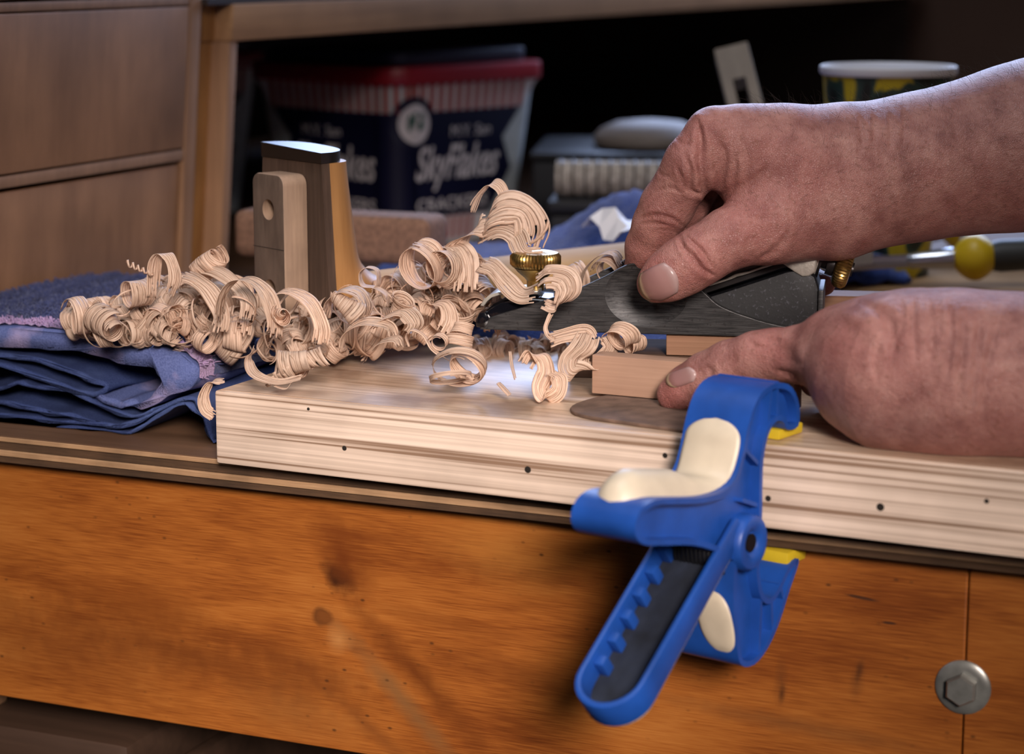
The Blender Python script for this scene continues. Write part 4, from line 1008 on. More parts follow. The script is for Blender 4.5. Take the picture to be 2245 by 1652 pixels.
ND = Vector((0.168, 0.14, 0)).normalized(); nang = math.atan2(ND.y, ND.x)
NO = at(662, 690, 1.19); NZ = NO.z
NF = rot_frame(Vector((NO.x, NO.y, NZ)), nang)
gn = thing('guitar_neck', 'guitar neck lying upside down, its dark heel with drilled tenon upright', 'guitar neck', NF)
HT = at(662, 350, 1.19).z - NZ        # height of the heel under its cap
LN = 0.055                            # slight lean of the heel as it narrows
def heel_sec(t):                      # t 0 base .. 1 top -> half width, length
    w = 0.0335 - 0.0055*t; L_ = 0.021 + 0.012*(1-t)**1.2 + 0.085*max(0, (0.42-t)/0.42)**2.4
    return w, L_
def loft(zs_, fn, n=24, x0=0.0):
    V, Fc = [], []; m = n+1
    for z, t in zs_:
        w, L_ = fn(t); sh_ = LN*HT*t*0.0
        for i in range(m):
            a = -math.pi/2 + math.pi*i/n; V.append((x0 + L_*abs(math.cos(a))**0.8 + sh_, w*math.copysign(abs(math.sin(a))**0.75, math.sin(a)), z))
    for j in range(len(zs_)-1):
        for i in range(n): Fc.append((j*m+i, j*m+i+1, (j+1)*m+i+1, (j+1)*m+i))
        Fc.append((j*m+n, j*m, (j+1)*m, (j+1)*m+n))
    Fc.append(tuple(range(m))[::-1]); Fc.append(tuple((len(zs_)-1)*m+i for i in range(m)))
    return V, Fc
part('heel', loft([(HT*i/24, i/24) for i in range(25)], heel_sec), M['maple'], gn, smooth='auto', label='tan curved heel')
ev = []
part('heel_facing', ([(-0.005, -0.0345, 0), (0.0002, -0.0345, 0), (0.0002, 0.0345, 0), (-0.005, 0.0345, 0), (-0.005, -0.0282, HT), (0.0002, -0.0282, HT), (0.0002, 0.0282, HT), (-0.005, 0.0282, HT)],
     [(3, 2, 1, 0), (4, 5, 6, 7), (0, 1, 5, 4), (1, 2, 6, 5), (2, 3, 7, 6), (3, 0, 4, 7)]), M['heelend'], gn, label='dark walnut end of the heel')
capV, capF = loft([(HT+0.0002, 1), (HT+0.0064, 1), (HT+0.0070, 1)], lambda t: (0.0287, 0.0225), x0=-0.0055)
capV = [(x, y, z + (0.0012*y/0.0287 if z > HT+0.003 else 0)) for x, y, z in capV]
part('heel_cap', (capV, capF), M['ebony'], gn, smooth='auto', label='black ebony heel cap')
th_ = HT*0.925
tn = prism([(-0.0150, 0), (0.0150, 0)] + [(0.0150-0.006*(1-math.cos(a)), th_-0.006+0.006*math.sin(a)) for a in [math.pi/2*i/6 for i in range(7)]] + [(-0.0150+0.006*(1-math.sin(a)), th_-0.006+0.006*math.cos(a)) for a in [math.pi/2*i/6 for i in range(7)]], -0.0210, -0.0051, 'x', 0.0012, 2)
for zz in (HT*0.70, HT*0.19):
    tn = boolean(tn, cyl((-0.0215, -0.0005, zz), (-0.004, -0.0005, zz), 0.0056, n=28))
tno = part('tenon', tn, M['tenon'], gn, label='pale tenon block with two bolt holes')
tno.data.materials.append(M['tenon_end'])
for p_ in tno.data.polygons:
    if p_.normal.x < -0.7: p_.material_index = 1
for zz in (HT*0.70, HT*0.19): part('hole_shade_plug', cyl((-0.0085, -0.0005, zz), (-0.0045, -0.0005, zz), 0.00558, n=24), M['hole'], gn, label='dark plug added to shade the bolt hole')  # plugs added to keep the lit hole bottoms dark
part('pencil_line', box(-0.0212, -0.0209, -0.0148, 0.0148, HT*0.455, HT*0.458), M['hole'], gn)
# shaft: rounded back upwards
def shaft(x0, x1, n=20):
    V, Fc = [], []; m = 15
    for j in range(n+1):
        x = x0+(x1-x0)*j/n; w = 0.0275-0.004*j/n
        for i in range(m):
            a = math.pi*i/(m-1); V.append((x, w*math.cos(a), 0.0005+0.019*math.sin(a)**0.8))
    for j in range(n):
        for i in range(m-1): Fc.append((j*m+i, j*m+i+1, (j+1)*m+i+1, (j+1)*m+i))
        Fc.append((j*m+m-1, j*m, (j+1)*m, (j+1)*m+m-1))
    Fc.append(tuple(range(m))[::-1]); Fc.append(tuple(n*m+i for i in range(m))); return V, Fc
part('shaft', shaft(0.012, 0.44), M['neck_x'], gn, smooth='auto', label='rounded tan neck shaft')
part('fingerboard', box(-0.004, 0.44, -0.0275, 0.0275, -0.0075, 0.0003, 0.0005), M['ebony'], gn)
part('binding', merge(box(-0.004, 0.44, -0.0289, -0.0276, -0.0075, 0.0003), box(-0.004, 0.44, 0.0276, 0.0289, -0.0075, 0.0003)), M['binding'], gn, label='pale binding strips')

# ================================================================== things on the shelf side
M['tub_wall'] = plain('white_tub_plastic', (0.58, 0.63, 0.65), 0.45, var=0.05)
M['navy'] = plain('navy_print', (0.006, 0.007, 0.036), 0.45)
M['navy_lid'] = plain('navy_lid_plastic', (0.02, 0.022, 0.05), 0.45)
M['red'] = plain('red_print', (0.42, 0.06, 0.045), 0.45)
M['redlid'] = plain('red_lid_plastic', (0.34, 0.012, 0.025), 0.4)
M['print_white'] = plain('white_print', (0.85, 0.80, 0.83), 0.45)
M['green'] = plain('green_print', (0.02, 0.12, 0.09), 0.5)
TWD, THT, TAP = 0.190, 0.150, 0.016
def rrect(w, r, n=5):
    P = []
    for cx, cy, a0 in ((w-r, r, -90), (w-r, w-r, 0), (r, w-r, 90), (r, r, 180)):
        for i in range(n+1):
            a = math.radians(a0+90*i/n); P.append((cx+r*math.cos(a), cy+r*math.sin(a)))
    return P
def tubbody():
    V, Fc = [], []
    B0 = [(TAP + x*(TWD-2*TAP)/TWD, TAP + y*(TWD-2*TAP)/TWD) for x, y in rrect(TWD, 0.022)]; T0 = rrect(TWD, 0.022); n = len(T0)
    V = [(x, y, 0) for x, y in B0] + [(x, y, THT) for x, y in T0]
    Fc = [(i, (i+1) % n, n+(i+1) % n, n+i) for i in range(n)] + [tuple(range(n))[::-1], tuple(range(n, 2*n))]
    return V, Fc
def face_pt(side, u, v, off):      # u 0 at the near corner .. 1 along the wall, v 0 bottom .. 1 top
    ins = TAP*(1-v)
    a = ins + u*(TWD-2*ins); d = ins - off
    return (a, d, v*THT) if side == 0 else (d, a, v*THT)
def poly_on(side, pts, off):
    f = tuple(range(len(pts)))
    return [face_pt(side, u, v, off) for u, v in pts], [f if side == 0 else f[::-1]]
def text_on(side, s, u0, u1, v0, v1, shear, off, bold=0.0):
    cu = bpy.data.curves.new('t', 'FONT'); cu.body = s; cu.shear = shear; cu.offset = bold; cu.resolution_u = 3
    o = bpy.data.objects.new('t', cu); COL.objects.link(o)
    dg = bpy.context.evaluated_depsgraph_get(); me = o.evaluated_get(dg).to_mesh()
    P = [tuple(v.co) for v in me.vertices]; Q = [tuple(p.vertices) for p in me.polygons]
    o.evaluated_get(dg).to_mesh_clear(); bpy.data.objects.remove(o); bpy.data.curves.remove(cu)
    xs = [p[0] for p in P]; ys = [p[1] for p in P]; x0, x1, y0, y1 = min(xs), max(xs), min(ys), max(ys)
    out = []
    for x, y, z in P:
        t = (x-x0)/(x1-x0)
        u = u0+(u1-u0)*t if side == 0 else u1-(u1-u0)*t
        out.append(face_pt(side, u, v0+(v1-v0)*(y-y0)/(y1-y0), off))
    return out, Q
def make_tub(name, label, frame, group):
    t = thing(name, label, 'tub', frame, group)
    part('body', tubbody(), M['tub_wall'], t)
    lid = part('lid', merge(prism([(x*1.0, y) for x, y in [(a-0.006+0.0, b-0.006) for a, b in rrect(TWD+0.012, 0.026)]], THT-0.006, THT+0.010, 'z', 0.002)), M['redlid'], t, label='red lid rim')
    part('lid_top', prism([(a+0.006, b+0.006) for a, b in rrect(TWD-0.012, 0.022)], THT+0.010, THT+0.023, 'z', 0.003), M['navy_lid'], lid)
    for sd in (0, 1):
        part('navy_panel', poly_on(sd, [(0.10, 0.17), (0.72, 0.17), (0.85, 0.43), (0.76, 0.62), (0.87, 0.80), (0.10, 0.80)], 0.0004), M['navy'], t, smooth=False)
        part('navy_panel', poly_on(sd, [(0.0, 0.17), (0.101, 0.17), (0.101, 0.80), (0.0, 0.80)], -0.0), M['navy'], t, smooth=False) if False else None
        part('stripe_ground', poly_on(sd, [(0.10, 0.80), (0.87, 0.80), (0.96, 0.96), (0.10, 0.96)], 0.0004), M['print_white'], t, smooth=False)
        st = [poly_on(sd, [(0.10+0.061*i, 0.80), (0.10+0.061*i+0.034, 0.80), (0.10+0.061*i+0.034, 0.96), (0.10+0.061*i, 0.96)], 0.0008) for i in range(13)]
        part('stripes', merge(*st), M['red'], t, smooth=False)
        part('gingham_ground', poly_on(sd, [(0.10, 0.02), (0.62, 0.02), (0.72, 0.17), (0.10, 0.17)], 0.0004), M['print_white'], t, smooth=False)
        gh = [poly_on(sd, [(0.12+0.055*i, 0.03), (0.12+0.055*i+0.03, 0.03), (0.12+0.055*i+0.03, 0.165), (0.12+0.055*i, 0.165)], 0.0008) for i in range(9)]
        part('gingham', merge(*gh), M['red'], t, smooth=False)
        part('lettering', text_on(sd, 'SkyFlakes', 0.14, 0.745, 0.33, 0.60, 0.30, 0.0010, 0.015), M['print_white'], t, smooth=False)
        part('lettering', text_on(sd, 'CRACKERS', 0.15, 0.69, 0.21, 0.285, 0.0, 0.0010, 0.01), M['print_white'], t, smooth=False)
        part('lettering', text_on(sd, 'M.Y. San', 0.38, 0.66, 0.645, 0.71, 0.0, 0.0010), M['print_white'], t, smooth=False)
    # rounded corner print and the oval seal that wraps it
    def cpt(s, v, off):      # s -1..1 around the near corner
        r = 0.022*(TWD-2*TAP*(1-v))/TWD; ins = TAP*(1-v); arc = r*math.pi/2; d = s*0.036
        if abs(d) <= arc/2:
            a = math.radians(225) + d/r; return (ins+r+(r+off)*math.cos(a), ins+r+(r+off)*math.sin(a), v*THT)
        e = abs(d)-arc/2
        return (ins+r+e, ins-off, v*THT) if d > 0 else (ins-off, ins+r+e, v*THT)
    def cband(v0, v1, off, s0=-0.55, s1=0.55, n=14):
        V = [cpt(s0+(s1-s0)*i/n, v, off) for v in (v0, v1) for i in range(n+1)]
        return V, [(i, i+1, n+2+i, n+1+i) for i in range(n)]
    part('corner_print', cband(0.17, 0.80, 0.0004, -0.60, 0.60), M['navy'], t)
    part('corner_stripe', merge(*[cband(0.80, 0.96, 0.0005, a, a+0.13, 3) for a in (-0.55, -0.29, -0.03, 0.23, 0.49)]), M['red'], t)
    def oval(rs, rv, off, c=(0.52, 0.735)):
        n = 24; V = [cpt(c[0], c[1], off)] + [cpt(c[0]+rs*math.cos(2*math.pi*i/n), c[1]+rv*math.sin(2*math.pi*i/n), off) for i in range(n)]
        return V, [(0, 1+i, 1+(i+1) % n) for i in range(n)]
    part('seal', oval(0.66, 0.160, 0.0016), M['navy'], t)
    part('seal', oval(0.46, 0.118, 0.0024), M['print_white'], t)
    part('seal_mark', merge(*[xf(([cpt(0.52+x, 0.735+y, 0.0030) for x, y in q], [tuple(range(len(q)))]), Matrix()) for q in
        ([(-.24, -.035), (-.16, -.04), (-.10, .02), (-.05, -.03), (.0, .03), (.02, .065), (-.08, .07), (-.12, .03), (-.18, .06), (-.22, .05)], [(.05, -.045), (.24, -.03), (.26, .06), (.10, .07), (.16, .02), (.06, .0)])]), M['green'], t)
    return t
ta = math.radians(47)
c_near = at(900, 545, 1.90)
make_tub('cracker_tub', 'square navy cracker tub with red lid, standing right behind the shavings', rot_frame(Vector((c_near.x-0.012, 1.90-0.012, 0)), ta), 'cracker tubs in the shelf')
rr = at(588, 400, 2.22)
make_tub('cracker_tub', 'navy cracker tub mostly hidden behind the shelf post at left', rot_frame(Vector((rr.x-0.130, 2.22-0.139, 0)), ta), 'cracker tubs in the shelf')
# cork block on the towel
M['cork'] = plain('brown_cork', (0.20, 0.105, 0.065), 0.85, var=0.3, vs=260, bmp=0.4, bs_scale=700)
k0 = at(510, 560, 1.47); k1 = at(935, 560, 1.42)
KBF = rot_frame(Vector((k0.x, k0.y, 0.054)), math.atan2(k1.y-k0.y, k1.x-k0.x))
solo('cork_block', box(0, (k1-k0).length, 0, 0.04, 0, at(800, 476, 1.43).z-0.054, 0.008, 4), M['cork'], KBF, 'long brown cork sanding block behind the guitar heel', 'block')
# dark boxes, woven roll and pale lid further back
M['blackbox'] = plain('black_box_plastic', (0.012, 0.012, 0.014), 0.5)
b0 = at(1330, 440, 1.72); bz = b0.z
BX = rot_frame(Vector((b0.x, 1.72, 0)), math.radians(-6))
bx = thing('tool_box', 'black tool box carrying the woven roll behind the blue towel', 'tool box', BX)
part('body', box(-0.045, 0.16, 0, 0.16, 0, bz-0.012, 0.004), M['blackbox'], bx)
part('lid', box(-0.047, 0.162, -0.002, 0.162, bz-0.011, bz, 0.004), M['blackbox'], bx)
def woven():
    m, nt, b = newmat('woven_cord')
    w1 = nd(nt, 'TexNoise', {'Vector': coords(nt), 'Scale': 240, 'Detail': 2})
    setc(nt, b, ramp(nt, w1.outputs['Fac'], [(0.35, (0.30, 0.25, 0.20)), (0.65, (0.52, 0.45, 0.38))])); b.inputs['Roughness'].default_value = 0.8; return m
M['woven'] = woven()
wr = thing('woven_roll', 'beige woven cane roll bound with dark cords behind the towel', 'roll', BX @ Matrix.Translation((0.02, 0.03, bz)))
part('cane_roll', cyl((-0.062, 0, 0.0145), (0.125, 0, 0.0145), 0.0142, n=28), M['woven'], wr)
for i in range(19):
    x = -0.058 + i*0.0098
    part('cord', tube([(x, 0.0145*math.cos(a), 0.0147+0.0145*math.sin(a)) for a in [2*math.pi*q/20 for q in range(21)]], 0.0008, 5), M['dark_metal'], wr)
M['palelid'] = plain('pale_grey_plastic', (0.20, 0.155, 0.125), 0.6, var=0.08)
g0 = at(1425, 345, 1.86)
box2 = thing('dark_case', 'low black case under the pale lid in the shadowed shelf', 'case', rot_frame(Vector((g0.x, 1.90, 0)), math.radians(-5)))
part('body', box(-0.10, 0.10, 0, 0.18, 0, g0.z-0.008, 0.004), M['blackbox'], box2); part('lid', box(-0.102, 0.102, -0.002, 0.182, g0.z-0.007, g0.z, 0.003), M['blackbox'], box2)
solo('pale_lid', lathe([(0.0, 0.0), (0.045, 0.0), (0.050, 0.004), (0.0495, 0.010), (0.043, 0.017), (0.030, 0.0225), (0.012, 0.0245), (0.0, 0.0250)], 40, Matrix.Translation((0, 0.065, 0)), False), M['palelid'], rot_frame(Vector((g0.x, 1.90, g0.z)), math.radians(-5)), 'pale domed lid lying on a black case left of the knuckles', 'lid')
# leaning wooden bar with a slot
s1 = at(1603, 112, 1.70); s2 = at(1658, 330, 1.66)
dv = (s1-s2).normalized(); foot = s2 - dv*((s2.z-0.002)/dv.z)
SB = Matrix.Translation(foot) @ dv.to_track_quat('Z', 'Y').to_matrix().to_4x4() @ Matrix.Rotation(math.radians(152), 4, 'Z')
M['pale_bar'] = wood('pale_grey_wood', (0.36, 0.29, 0.22), (0.26, 0.20, 0.15), 'z', fine=200, along=8, rough=0.6)
ln = (s1-foot).length
bar = box(-0.013, 0.013, -0.011, 0.011, 0.0, ln, 0.0012); bar = boolean(bar, box(-0.005, 0.005, -0.03, 0.03, ln-0.085, ln-0.028))
solo('slotted_bar', bar, M['pale_bar'], SB, 'pale slotted wooden bar leaning upright behind the knuckles', 'wooden bar')
# printed paper cup
def cup_mat():
    m, nt, b = newmat('yellow_green_print')
    n1 = nd(nt, 'TexNoise', {'Vector': coords(nt, (1, 1, 0.8)), 'Scale': 34, 'Detail': 1.5, 'Distortion': 1.2})
    setc(nt, b, ramp(nt, n1.outputs['Fac'], [(0.40, (0.010, 0.012, 0.010)), (0.50, (0.02, 0.045, 0.035)), (0.545, (0.03, 0.06, 0.04)), (0.575, (0.50, 0.36, 0.01)), (0.8, (0.58, 0.44, 0.02))]))
    b.inputs['Roughness'].default_value = 0.4; return m
M['cup'] = cup_mat(); M['paper'] = plain('white_paper', (0.80, 0.78, 0.80), 0.6)
cu0 = at(1948, 142, 1.52); cr = 0.0455; ch = cu0.z - 0.0364
cp = thing('paper_cup', 'yellow and dark green printed paper cup with white rim behind the wrist', 'cup', Matrix.Translation((cu0.x, 1.52, 0.0364)))
part('wall', lathe([(cr*0.70, 0.0), (cr*0.985, ch-0.006), (cr*0.955, ch-0.006), (cr*0.67, 0.003)], 48, None, False), M['cup'], cp)
part('base', cyl((0, 0, 0.001), (0, 0, 0.004), cr*0.68, n=40), M['paper'], cp)
part('rim', lathe([(cr*0.96, ch-0.0055), (cr*1.01, ch-0.0065), (cr*1.035, ch-0.0045), (cr*1.03, ch-0.001), (cr*1.0, ch), (cr*0.97, ch-0.0015), (cr*0.96, ch-0.0055)], 48, None, False), M['paper'], cp, label='rolled white rim')
part('inner_wall', lathe([(cr*0.955, ch-0.004), (cr*0.68, 0.004)], 48, None, False), M['paper'], cp)
# chisels with yellow shoulders on a plank
M['bench2'] = wood('tan_plank', (0.36, 0.215, 0.105), (0.24, 0.13, 0.06), 'x', fine=240, along=5, rough=0.9, spec=0.02)
e0 = onz(1890, 642, 0.036)
EFr = rot_frame(Vector((e0.x, e0.y, 0)), math.radians(-8))
solo('rear_plank', box(-0.03, 0.40, 0, 0.15, 0.0005, 0.036, 0.001), M['bench2'], EFr, 'tan plank under the yellow-shouldered chisels at right', 'plank')
M['ysh'] = plain('yellow_plastic', (0.78, 0.52, 0.015), 0.42); M['chrome'] = plain('chrome', (0.62, 0.64, 0.70), 0.2, 0.95); M['grey_handle'] = plain('grey_handle', (0.035, 0.035, 0.03), 0.5)
def chisel(name, label, pa, pb, Y, rb, ferr, y0, y1, yr, hr, hl):
    a = at(*pa, Y); b = at(*pb, Y); d = (b-a).normalized(); L_ = (b-a).length; Mx = axisM((0, 0, 0), d)
    t = thing(name, label, 'chisel', Matrix.Translation(a), 'chisels on the rear plank')
    part('blade', xf(box(-rb*1.6, rb*1.6, -rb*0.6, rb*0.6, -0.05, L_*0.55, 0.0006), Mx), M['chrome'], t)
    part('ferrule', lathe([(rb, L_*0.50), (ferr*0.7, L_*0.55), (ferr, y0)], 28, Mx), M['chrome'], t, label='chromed conical ferrule')
    part('shoulder', lathe([(0.0, y0-0.0005)] + [(yr*math.sin(math.pi*(0.06+0.94*i/14))**0.72, y0+(y1-y0)*i/14) for i in range(15)], 32, Mx, False), M['ysh'], t, label='bulging yellow shoulder')
    part('handle', lathe([(hr*0.75, y1-(y1-y0)*0.35), (hr, y1), (hr*0.92, y1+hl*0.5), (hr, y1+hl*0.9), (hr*0.6, y1+hl)], 28, Mx), M['grey_handle'], t)
s_ = 1.46/F
chisel('chisel', 'nearer chisel with large yellow shoulder lying on the tan plank', (1885, 577), (2090, 566), 1.455, 0.0028, 0.0075, 204*s_, 308*s_, 52*s_, 36*s_, 0.11)
s_ = 1.60/F
chisel('chisel', 'farther chisel with yellow collar, half hidden under the wrist', (1880, 560), (2058, 506), 1.60, 0.003, 0.0072, 186*s_, 238*s_, 46*s_, 30*s_, 0.11)
# white paper scrap and blue rag
def crumple(nx, ny, w, d, h, seed):
    rnd = np.random.RandomState(seed); V, Fc = [], []
    Z = rnd.rand(ny+1, nx+1)
    for j in range(ny+1):
        for i in range(nx+1): V.append((w*(i/nx-.5)+rnd.uniform(-.2, .2)*w/nx, d*(j/ny-.5)+rnd.uniform(-.2, .2)*d/ny, 0.001+h*Z[j, i]*(0.35+0.65*math.sin(math.pi*i/nx)*math.sin(math.pi*j/ny))))
    for j in range(ny):
        for i in range(nx): Fc.append((j*(nx+1)+i, j*(nx+1)+i+1, (j+1)*(nx+1)+i+1, (j+1)*(nx+1)+i))
    return V, Fc
wp = at(1440, 480, 1.45)
ws = solo('paper_scrap', crumple(7, 5, 0.085, 0.05, 0.042, 3), M['paper'], rot_frame(Vector((wp.x, wp.y, wp.z-0.012)), 0.5), 'crumpled white paper behind the index finger', 'paper', smooth=False)
md = ws.modifiers.new('thickness', 'SOLIDIFY'); md.thickness = 0.0006
br = onz(1905, 622, 0.036)
rg = solo('rag', crumple(9, 6, 0.05, 0.04, 0.022, 9), M['terry_back'], rot_frame(Vector((br.x, br.y+0.01, 0.036)), 0.2), 'small blue rag on the tan plank beside the brass adjuster', 'rag', smooth=True)
md = rg.modifiers.new('thickness', 'SOLIDIFY'); md.thickness = 0.002
# ================================================================== wood shavings
def shaving_mat():
    m, nt, b = newmat('maple_shaving')
    uv = nd(nt, 'UVMap').outputs[0]
    mp = nd(nt, 'Mapping', {'Vector': uv, 'Scale': (1900, 16, 1)}).outputs[0]
    inf = nd(nt, 'ObjectInfo')
    off = nd(nt, 'VectorMath', {0: mp, 1: inf.outputs['Location']}, operation='ADD')
    n1 = nd(nt, 'TexNoise', {'Vector': off.outputs[0], 'Scale': 1.0, 'Detail': 3, 'Roughness': 0.6})
    c = ramp(nt, n1.outputs['Fac'], [(0.32, (0.26, 0.13, 0.08)), (0.41, (0.68, 0.46, 0.33)), (0.57, (0.92, 0.72, 0.57))])
    hs = nd(nt, 'HueSaturation', {'Color': c, 'Value': mathn(nt, 'ADD', 0.86, mathn(nt, 'MULTIPLY', inf.outputs['Random'], 0.22))})
    nt.links.new(hs.outputs[0], b.inputs['Base Color'])
    b.inputs['Roughness'].default_value = 0.55; b.inputs['Specular IOR Level'].default_value = 0.3
    bump(nt, b, n1.outputs['Fac'], 0.35, 0.0004)
    tr = nd(nt, 'BsdfTranslucent', {'Color': hs.outputs[0]})
    ms = nd(nt, 'MixShader', {0: 0.36, 1: b.outputs[0], 2: tr.outputs[0]})
    nt.links.new(ms.outputs[0], nt.nodes['Material Output'].inputs['Surface'])
    return m
M['shaving'] = shaving_mat()
def ribbon_mesh(C, Wd, w, seed, fibres=11, tear=0.5, rag=0.12, taper=0.0):
    """C: spine points, Wd: width directions; long fibres with split gaps and ragged ends"""
    rnd = random.Random(seed); C = np.array(C, float); Wd = np.array(Wd, float); Wd /= np.linalg.norm(Wd, axis=1)[:, None]
    n = len(C); seg = np.concatenate([[0], np.cumsum(np.linalg.norm(np.diff(C, axis=0), axis=1))])
    cols = [0.0]; isgap = []
    fw = [rnd.uniform(.6, 1.4) for _ in range(fibres)]; tot = sum(fw)
    for i, f in enumerate(fw):
        cols.append(cols[-1] + f/tot*0.94); isgap.append(False)
        if i < fibres-1: cols.append(cols[-1] + 0.055/(fibres-1)*rnd.uniform(.4, 1.8)); isgap.append(True)
    cols = np.array(cols)/cols[-1]-0.5; m = len(cols)
    t = np.gradient(C, axis=0); t /= np.linalg.norm(t, axis=1)[:, None]; nr = np.cross(t, Wd); nr /= np.linalg.norm(nr, axis=1)[:, None]+1e-9
    cup = rnd.uniform(-.10, .10)
    V = []; UV = []
    ph = rnd.uniform(0, 6)
    for i in range(n):
        ww = w*(1 - taper*(i/(n-1)))*(1+0.08*math.sin(i*0.35+ph))
        for c in cols:
            V.append(C[i] + Wd[i]*ww*c + nr[i]*w*cup*(4*c*c) + nr[i]*rnd.uniform(-1, 1)*w*0.006); UV.append((c*w, seg[i]))
    Fc = []
    e0 = [int(n*rag*rnd.random()**2) for _ in range(m)]; e1 = [n-1-int(n*rag*rnd.random()**2) for _ in range(m)]
    for j in range(m-1):
        if isgap[j]:
            on = rnd.random() > tear; nxt = rnd.randint(2, 8)
        for i in range(n-1):
            if isgap[j]:
                nxt -= 1
                if nxt <= 0: on = rnd.random() > tear; nxt = rnd.randint(3, 14)
                if not on: continue
                if i < e0[j] or i >= e1[j]: continue
            elif i < e0[j] or i >= e1[j]: continue
            a = i*m+j; Fc.append((a, a+1, a+m+1, a+m))
    me = setmesh('shaving', (V, Fc), M['shaving'], True)
    uvl = me.uv_layers.new(name='UVMap'); li = np.empty(len(me.loops), int); me.loops.foreach_get('vertex_index', li)
    uvl.data.foreach_set('uv', np.array(UV)[li].ravel()); return me
def curl(R0, R1, turns, pitch, w, seed, wob=0.08, **kw):
    n = max(16, int(26*turns)+8); rnd = random.Random(seed+99); p1, p2 = rnd.uniform(0, 6), rnd.uniform(0, 6)
    C, Wd = [], []
    for i in range(n):
        s = i/(n-1); a = s*turns*2*math.pi; r = (R0+(R1-R0)*s)*(1+wob*math.sin(1.7*a+p1))
        C.append((r*math.cos(a), r*math.sin(a), pitch*turns*(s-.5) + 0.12*w*math.sin(a*0.8+p2)))
        Wd.append((0.22*math.sin(a*.6+p1), 0.22*math.cos(a*.7+p2), 1.0))
    return ribbon_mesh(C, Wd, w, seed, **kw)
def free(ptsxy, wdir, w, seed, **kw):
    """open ribbon through given points (local metres)"""
    C = np.array(catmull(ptsxy, 9)); n = len(C); W0 = np.array(wdir[0], float); W1 = np.array(wdir[-1], float)
    Wd = [W0*(1-i/(n-1)) + W1*(i/(n-1)) for i in range(n)]
    t = np.gradient(C, axis=0); t /= np.linalg.norm(t, axis=1)[:, None]
    Wd = [wv - tt*np.dot(wv, tt)*0.9 for wv, tt in zip(Wd, t)]
    return ribbon_mesh(C, Wd, w, seed, **kw)
def shv(me, loc, axis=None, roll=0.0, sc=1.0, label=None, group=None):
    o = bpy.data.objects.new('wood_shaving', me); COL.objects.link(o)
    if axis is not None:
        Mx = Vector(axis).to_track_quat('Z', 'Y').to_matrix().to_4x4() @ Matrix.Rotation(roll, 4, 'Z')
    else: Mx = Matrix()
    o.matrix_world = Matrix.Translation(loc) @ Mx @ Matrix.Scale(sc, 4)
    md = o.modifiers.new('thickness', 'SOLIDIFY'); md.thickness = 0.00016/sc; md.offset = 0
    return tag(o, label, 'wood shaving', group)
def S_(Y): return Y*1.015/F
_seed = [100]
def sd():
    _seed[0] += 1; return _seed[0]
def C_(px, py, Y, r0, r1, turns, pitch, w, axis, roll, label, **kw):
    s = S_(Y); return shv(curl(r0*s, r1*s, turns, pitch*s, w*s, sd(), **kw), at(px, py, Y), axis, roll, 1, label)
def R_(pts, w, wdir, label, **kw):
    P = [at(*p) for p in pts]; c = sum(P, Vector())/len(P); s = S_(pts[0][2])
    return shv(free([tuple(p-c) for p in P], wdir, w*s, sd(), **kw), c, None, 0, 1, label)
UPW = (0, 1, .2); DEP = (0.2, 1, 0)
# ---- single shavings one can point at
C_(190, 690, 1.135, 42, 30, 1.8, 34, 46, (.8, .5, .1), 0.4, 'double-ringed shaving at the far left end of the heap')
C_(235, 712, 1.12, 36, 24, 1.3, 20, 60, (.6, -.7, -.3), 1.0, 'broad shaving drooping over the towel at the heap\'s left end')
R_([(335, 650, 1.135), (338, 590, 1.135), (345, 562, 1.133), (362, 556, 1.13), (376, 572, 1.128), (384, 610, 1.126), (372, 650, 1.126)], 30, [(0.9, .35, 0), (.7, .6, 0)], 'upright loop standing out of the left part of the heap')
s = S_(1.13); shv(ribbon_mesh([(58*s*i/60, 8*s*math.cos(i*.55)*(1-.4*i/60), -26*s*i/60 + 8*s*math.sin(i*.55)*(1-.4*i/60)) for i in range(61)], [(1, .0, .2)]*61, 5*s, sd(), fibres=2, tear=.0, rag=0.0), at(277, 576, 1.13), None, 0, 1, 'thin corkscrew thread sticking out at upper left')
C_(300, 640, 1.14, 34, 24, 1.2, 14, 52, (.75, .6, 0), 2.4, 'grey-shaded loop left of the upright loop')
C_(462, 578, 1.15, 30, 22, 2.1, 20, 44, (.7, -.2, .55), 0.8, 'tight roll crowning the heap in front of the shelf post')
R_([(400, 600, 1.14), (430, 612, 1.132), (462, 640, 1.126), (486, 690, 1.12), (480, 730, 1.118)], 40, [(.8, .4, .4), (.9, .3, .1)], 'long streaked shaving sliding down below the crowning roll')
R_([(440, 585, 1.148), (480, 595, 1.14), (520, 625, 1.135), (545, 660, 1.13), (540, 700, 1.125)], 34, [(.5, .6, .6), (.9, .3, 0)], 'wavy shaving draped right of the crowning roll')
R_([(482, 705, 1.112), (488, 650, 1.112), (515, 616, 1.112), (552, 614, 1.11), (585, 645, 1.107), (602, 700, 1.105), (598, 740, 1.104)], 44, [(.3, .9, .1), (.8, .5, .0)], 'high wide arch in the middle of the heap')
R_([(592, 660, 1.118), (612, 640, 1.116), (645, 640, 1.114), (682, 665, 1.11), (705, 715, 1.106), (702, 755, 1.105)], 42, [(.3, .9, .2), (.8, .5, .1)], 'arch in front of the drilled tenon, right of the high arch')
C_(616, 690, 1.105, 24, 7, 1.8, 4, 48, (.35, -.85, .15), 2.0, 'small scroll with spiral end under the right arch')
R_([(712, 700, 1.118), (722, 655, 1.118), (755, 632, 1.117), (790, 640, 1.116), (806, 672, 1.115), (798, 700, 1.114)], 62, [(.25, .95, .1), (.4, .9, .1)], 'rounded dome shaving just right of the dark heel')
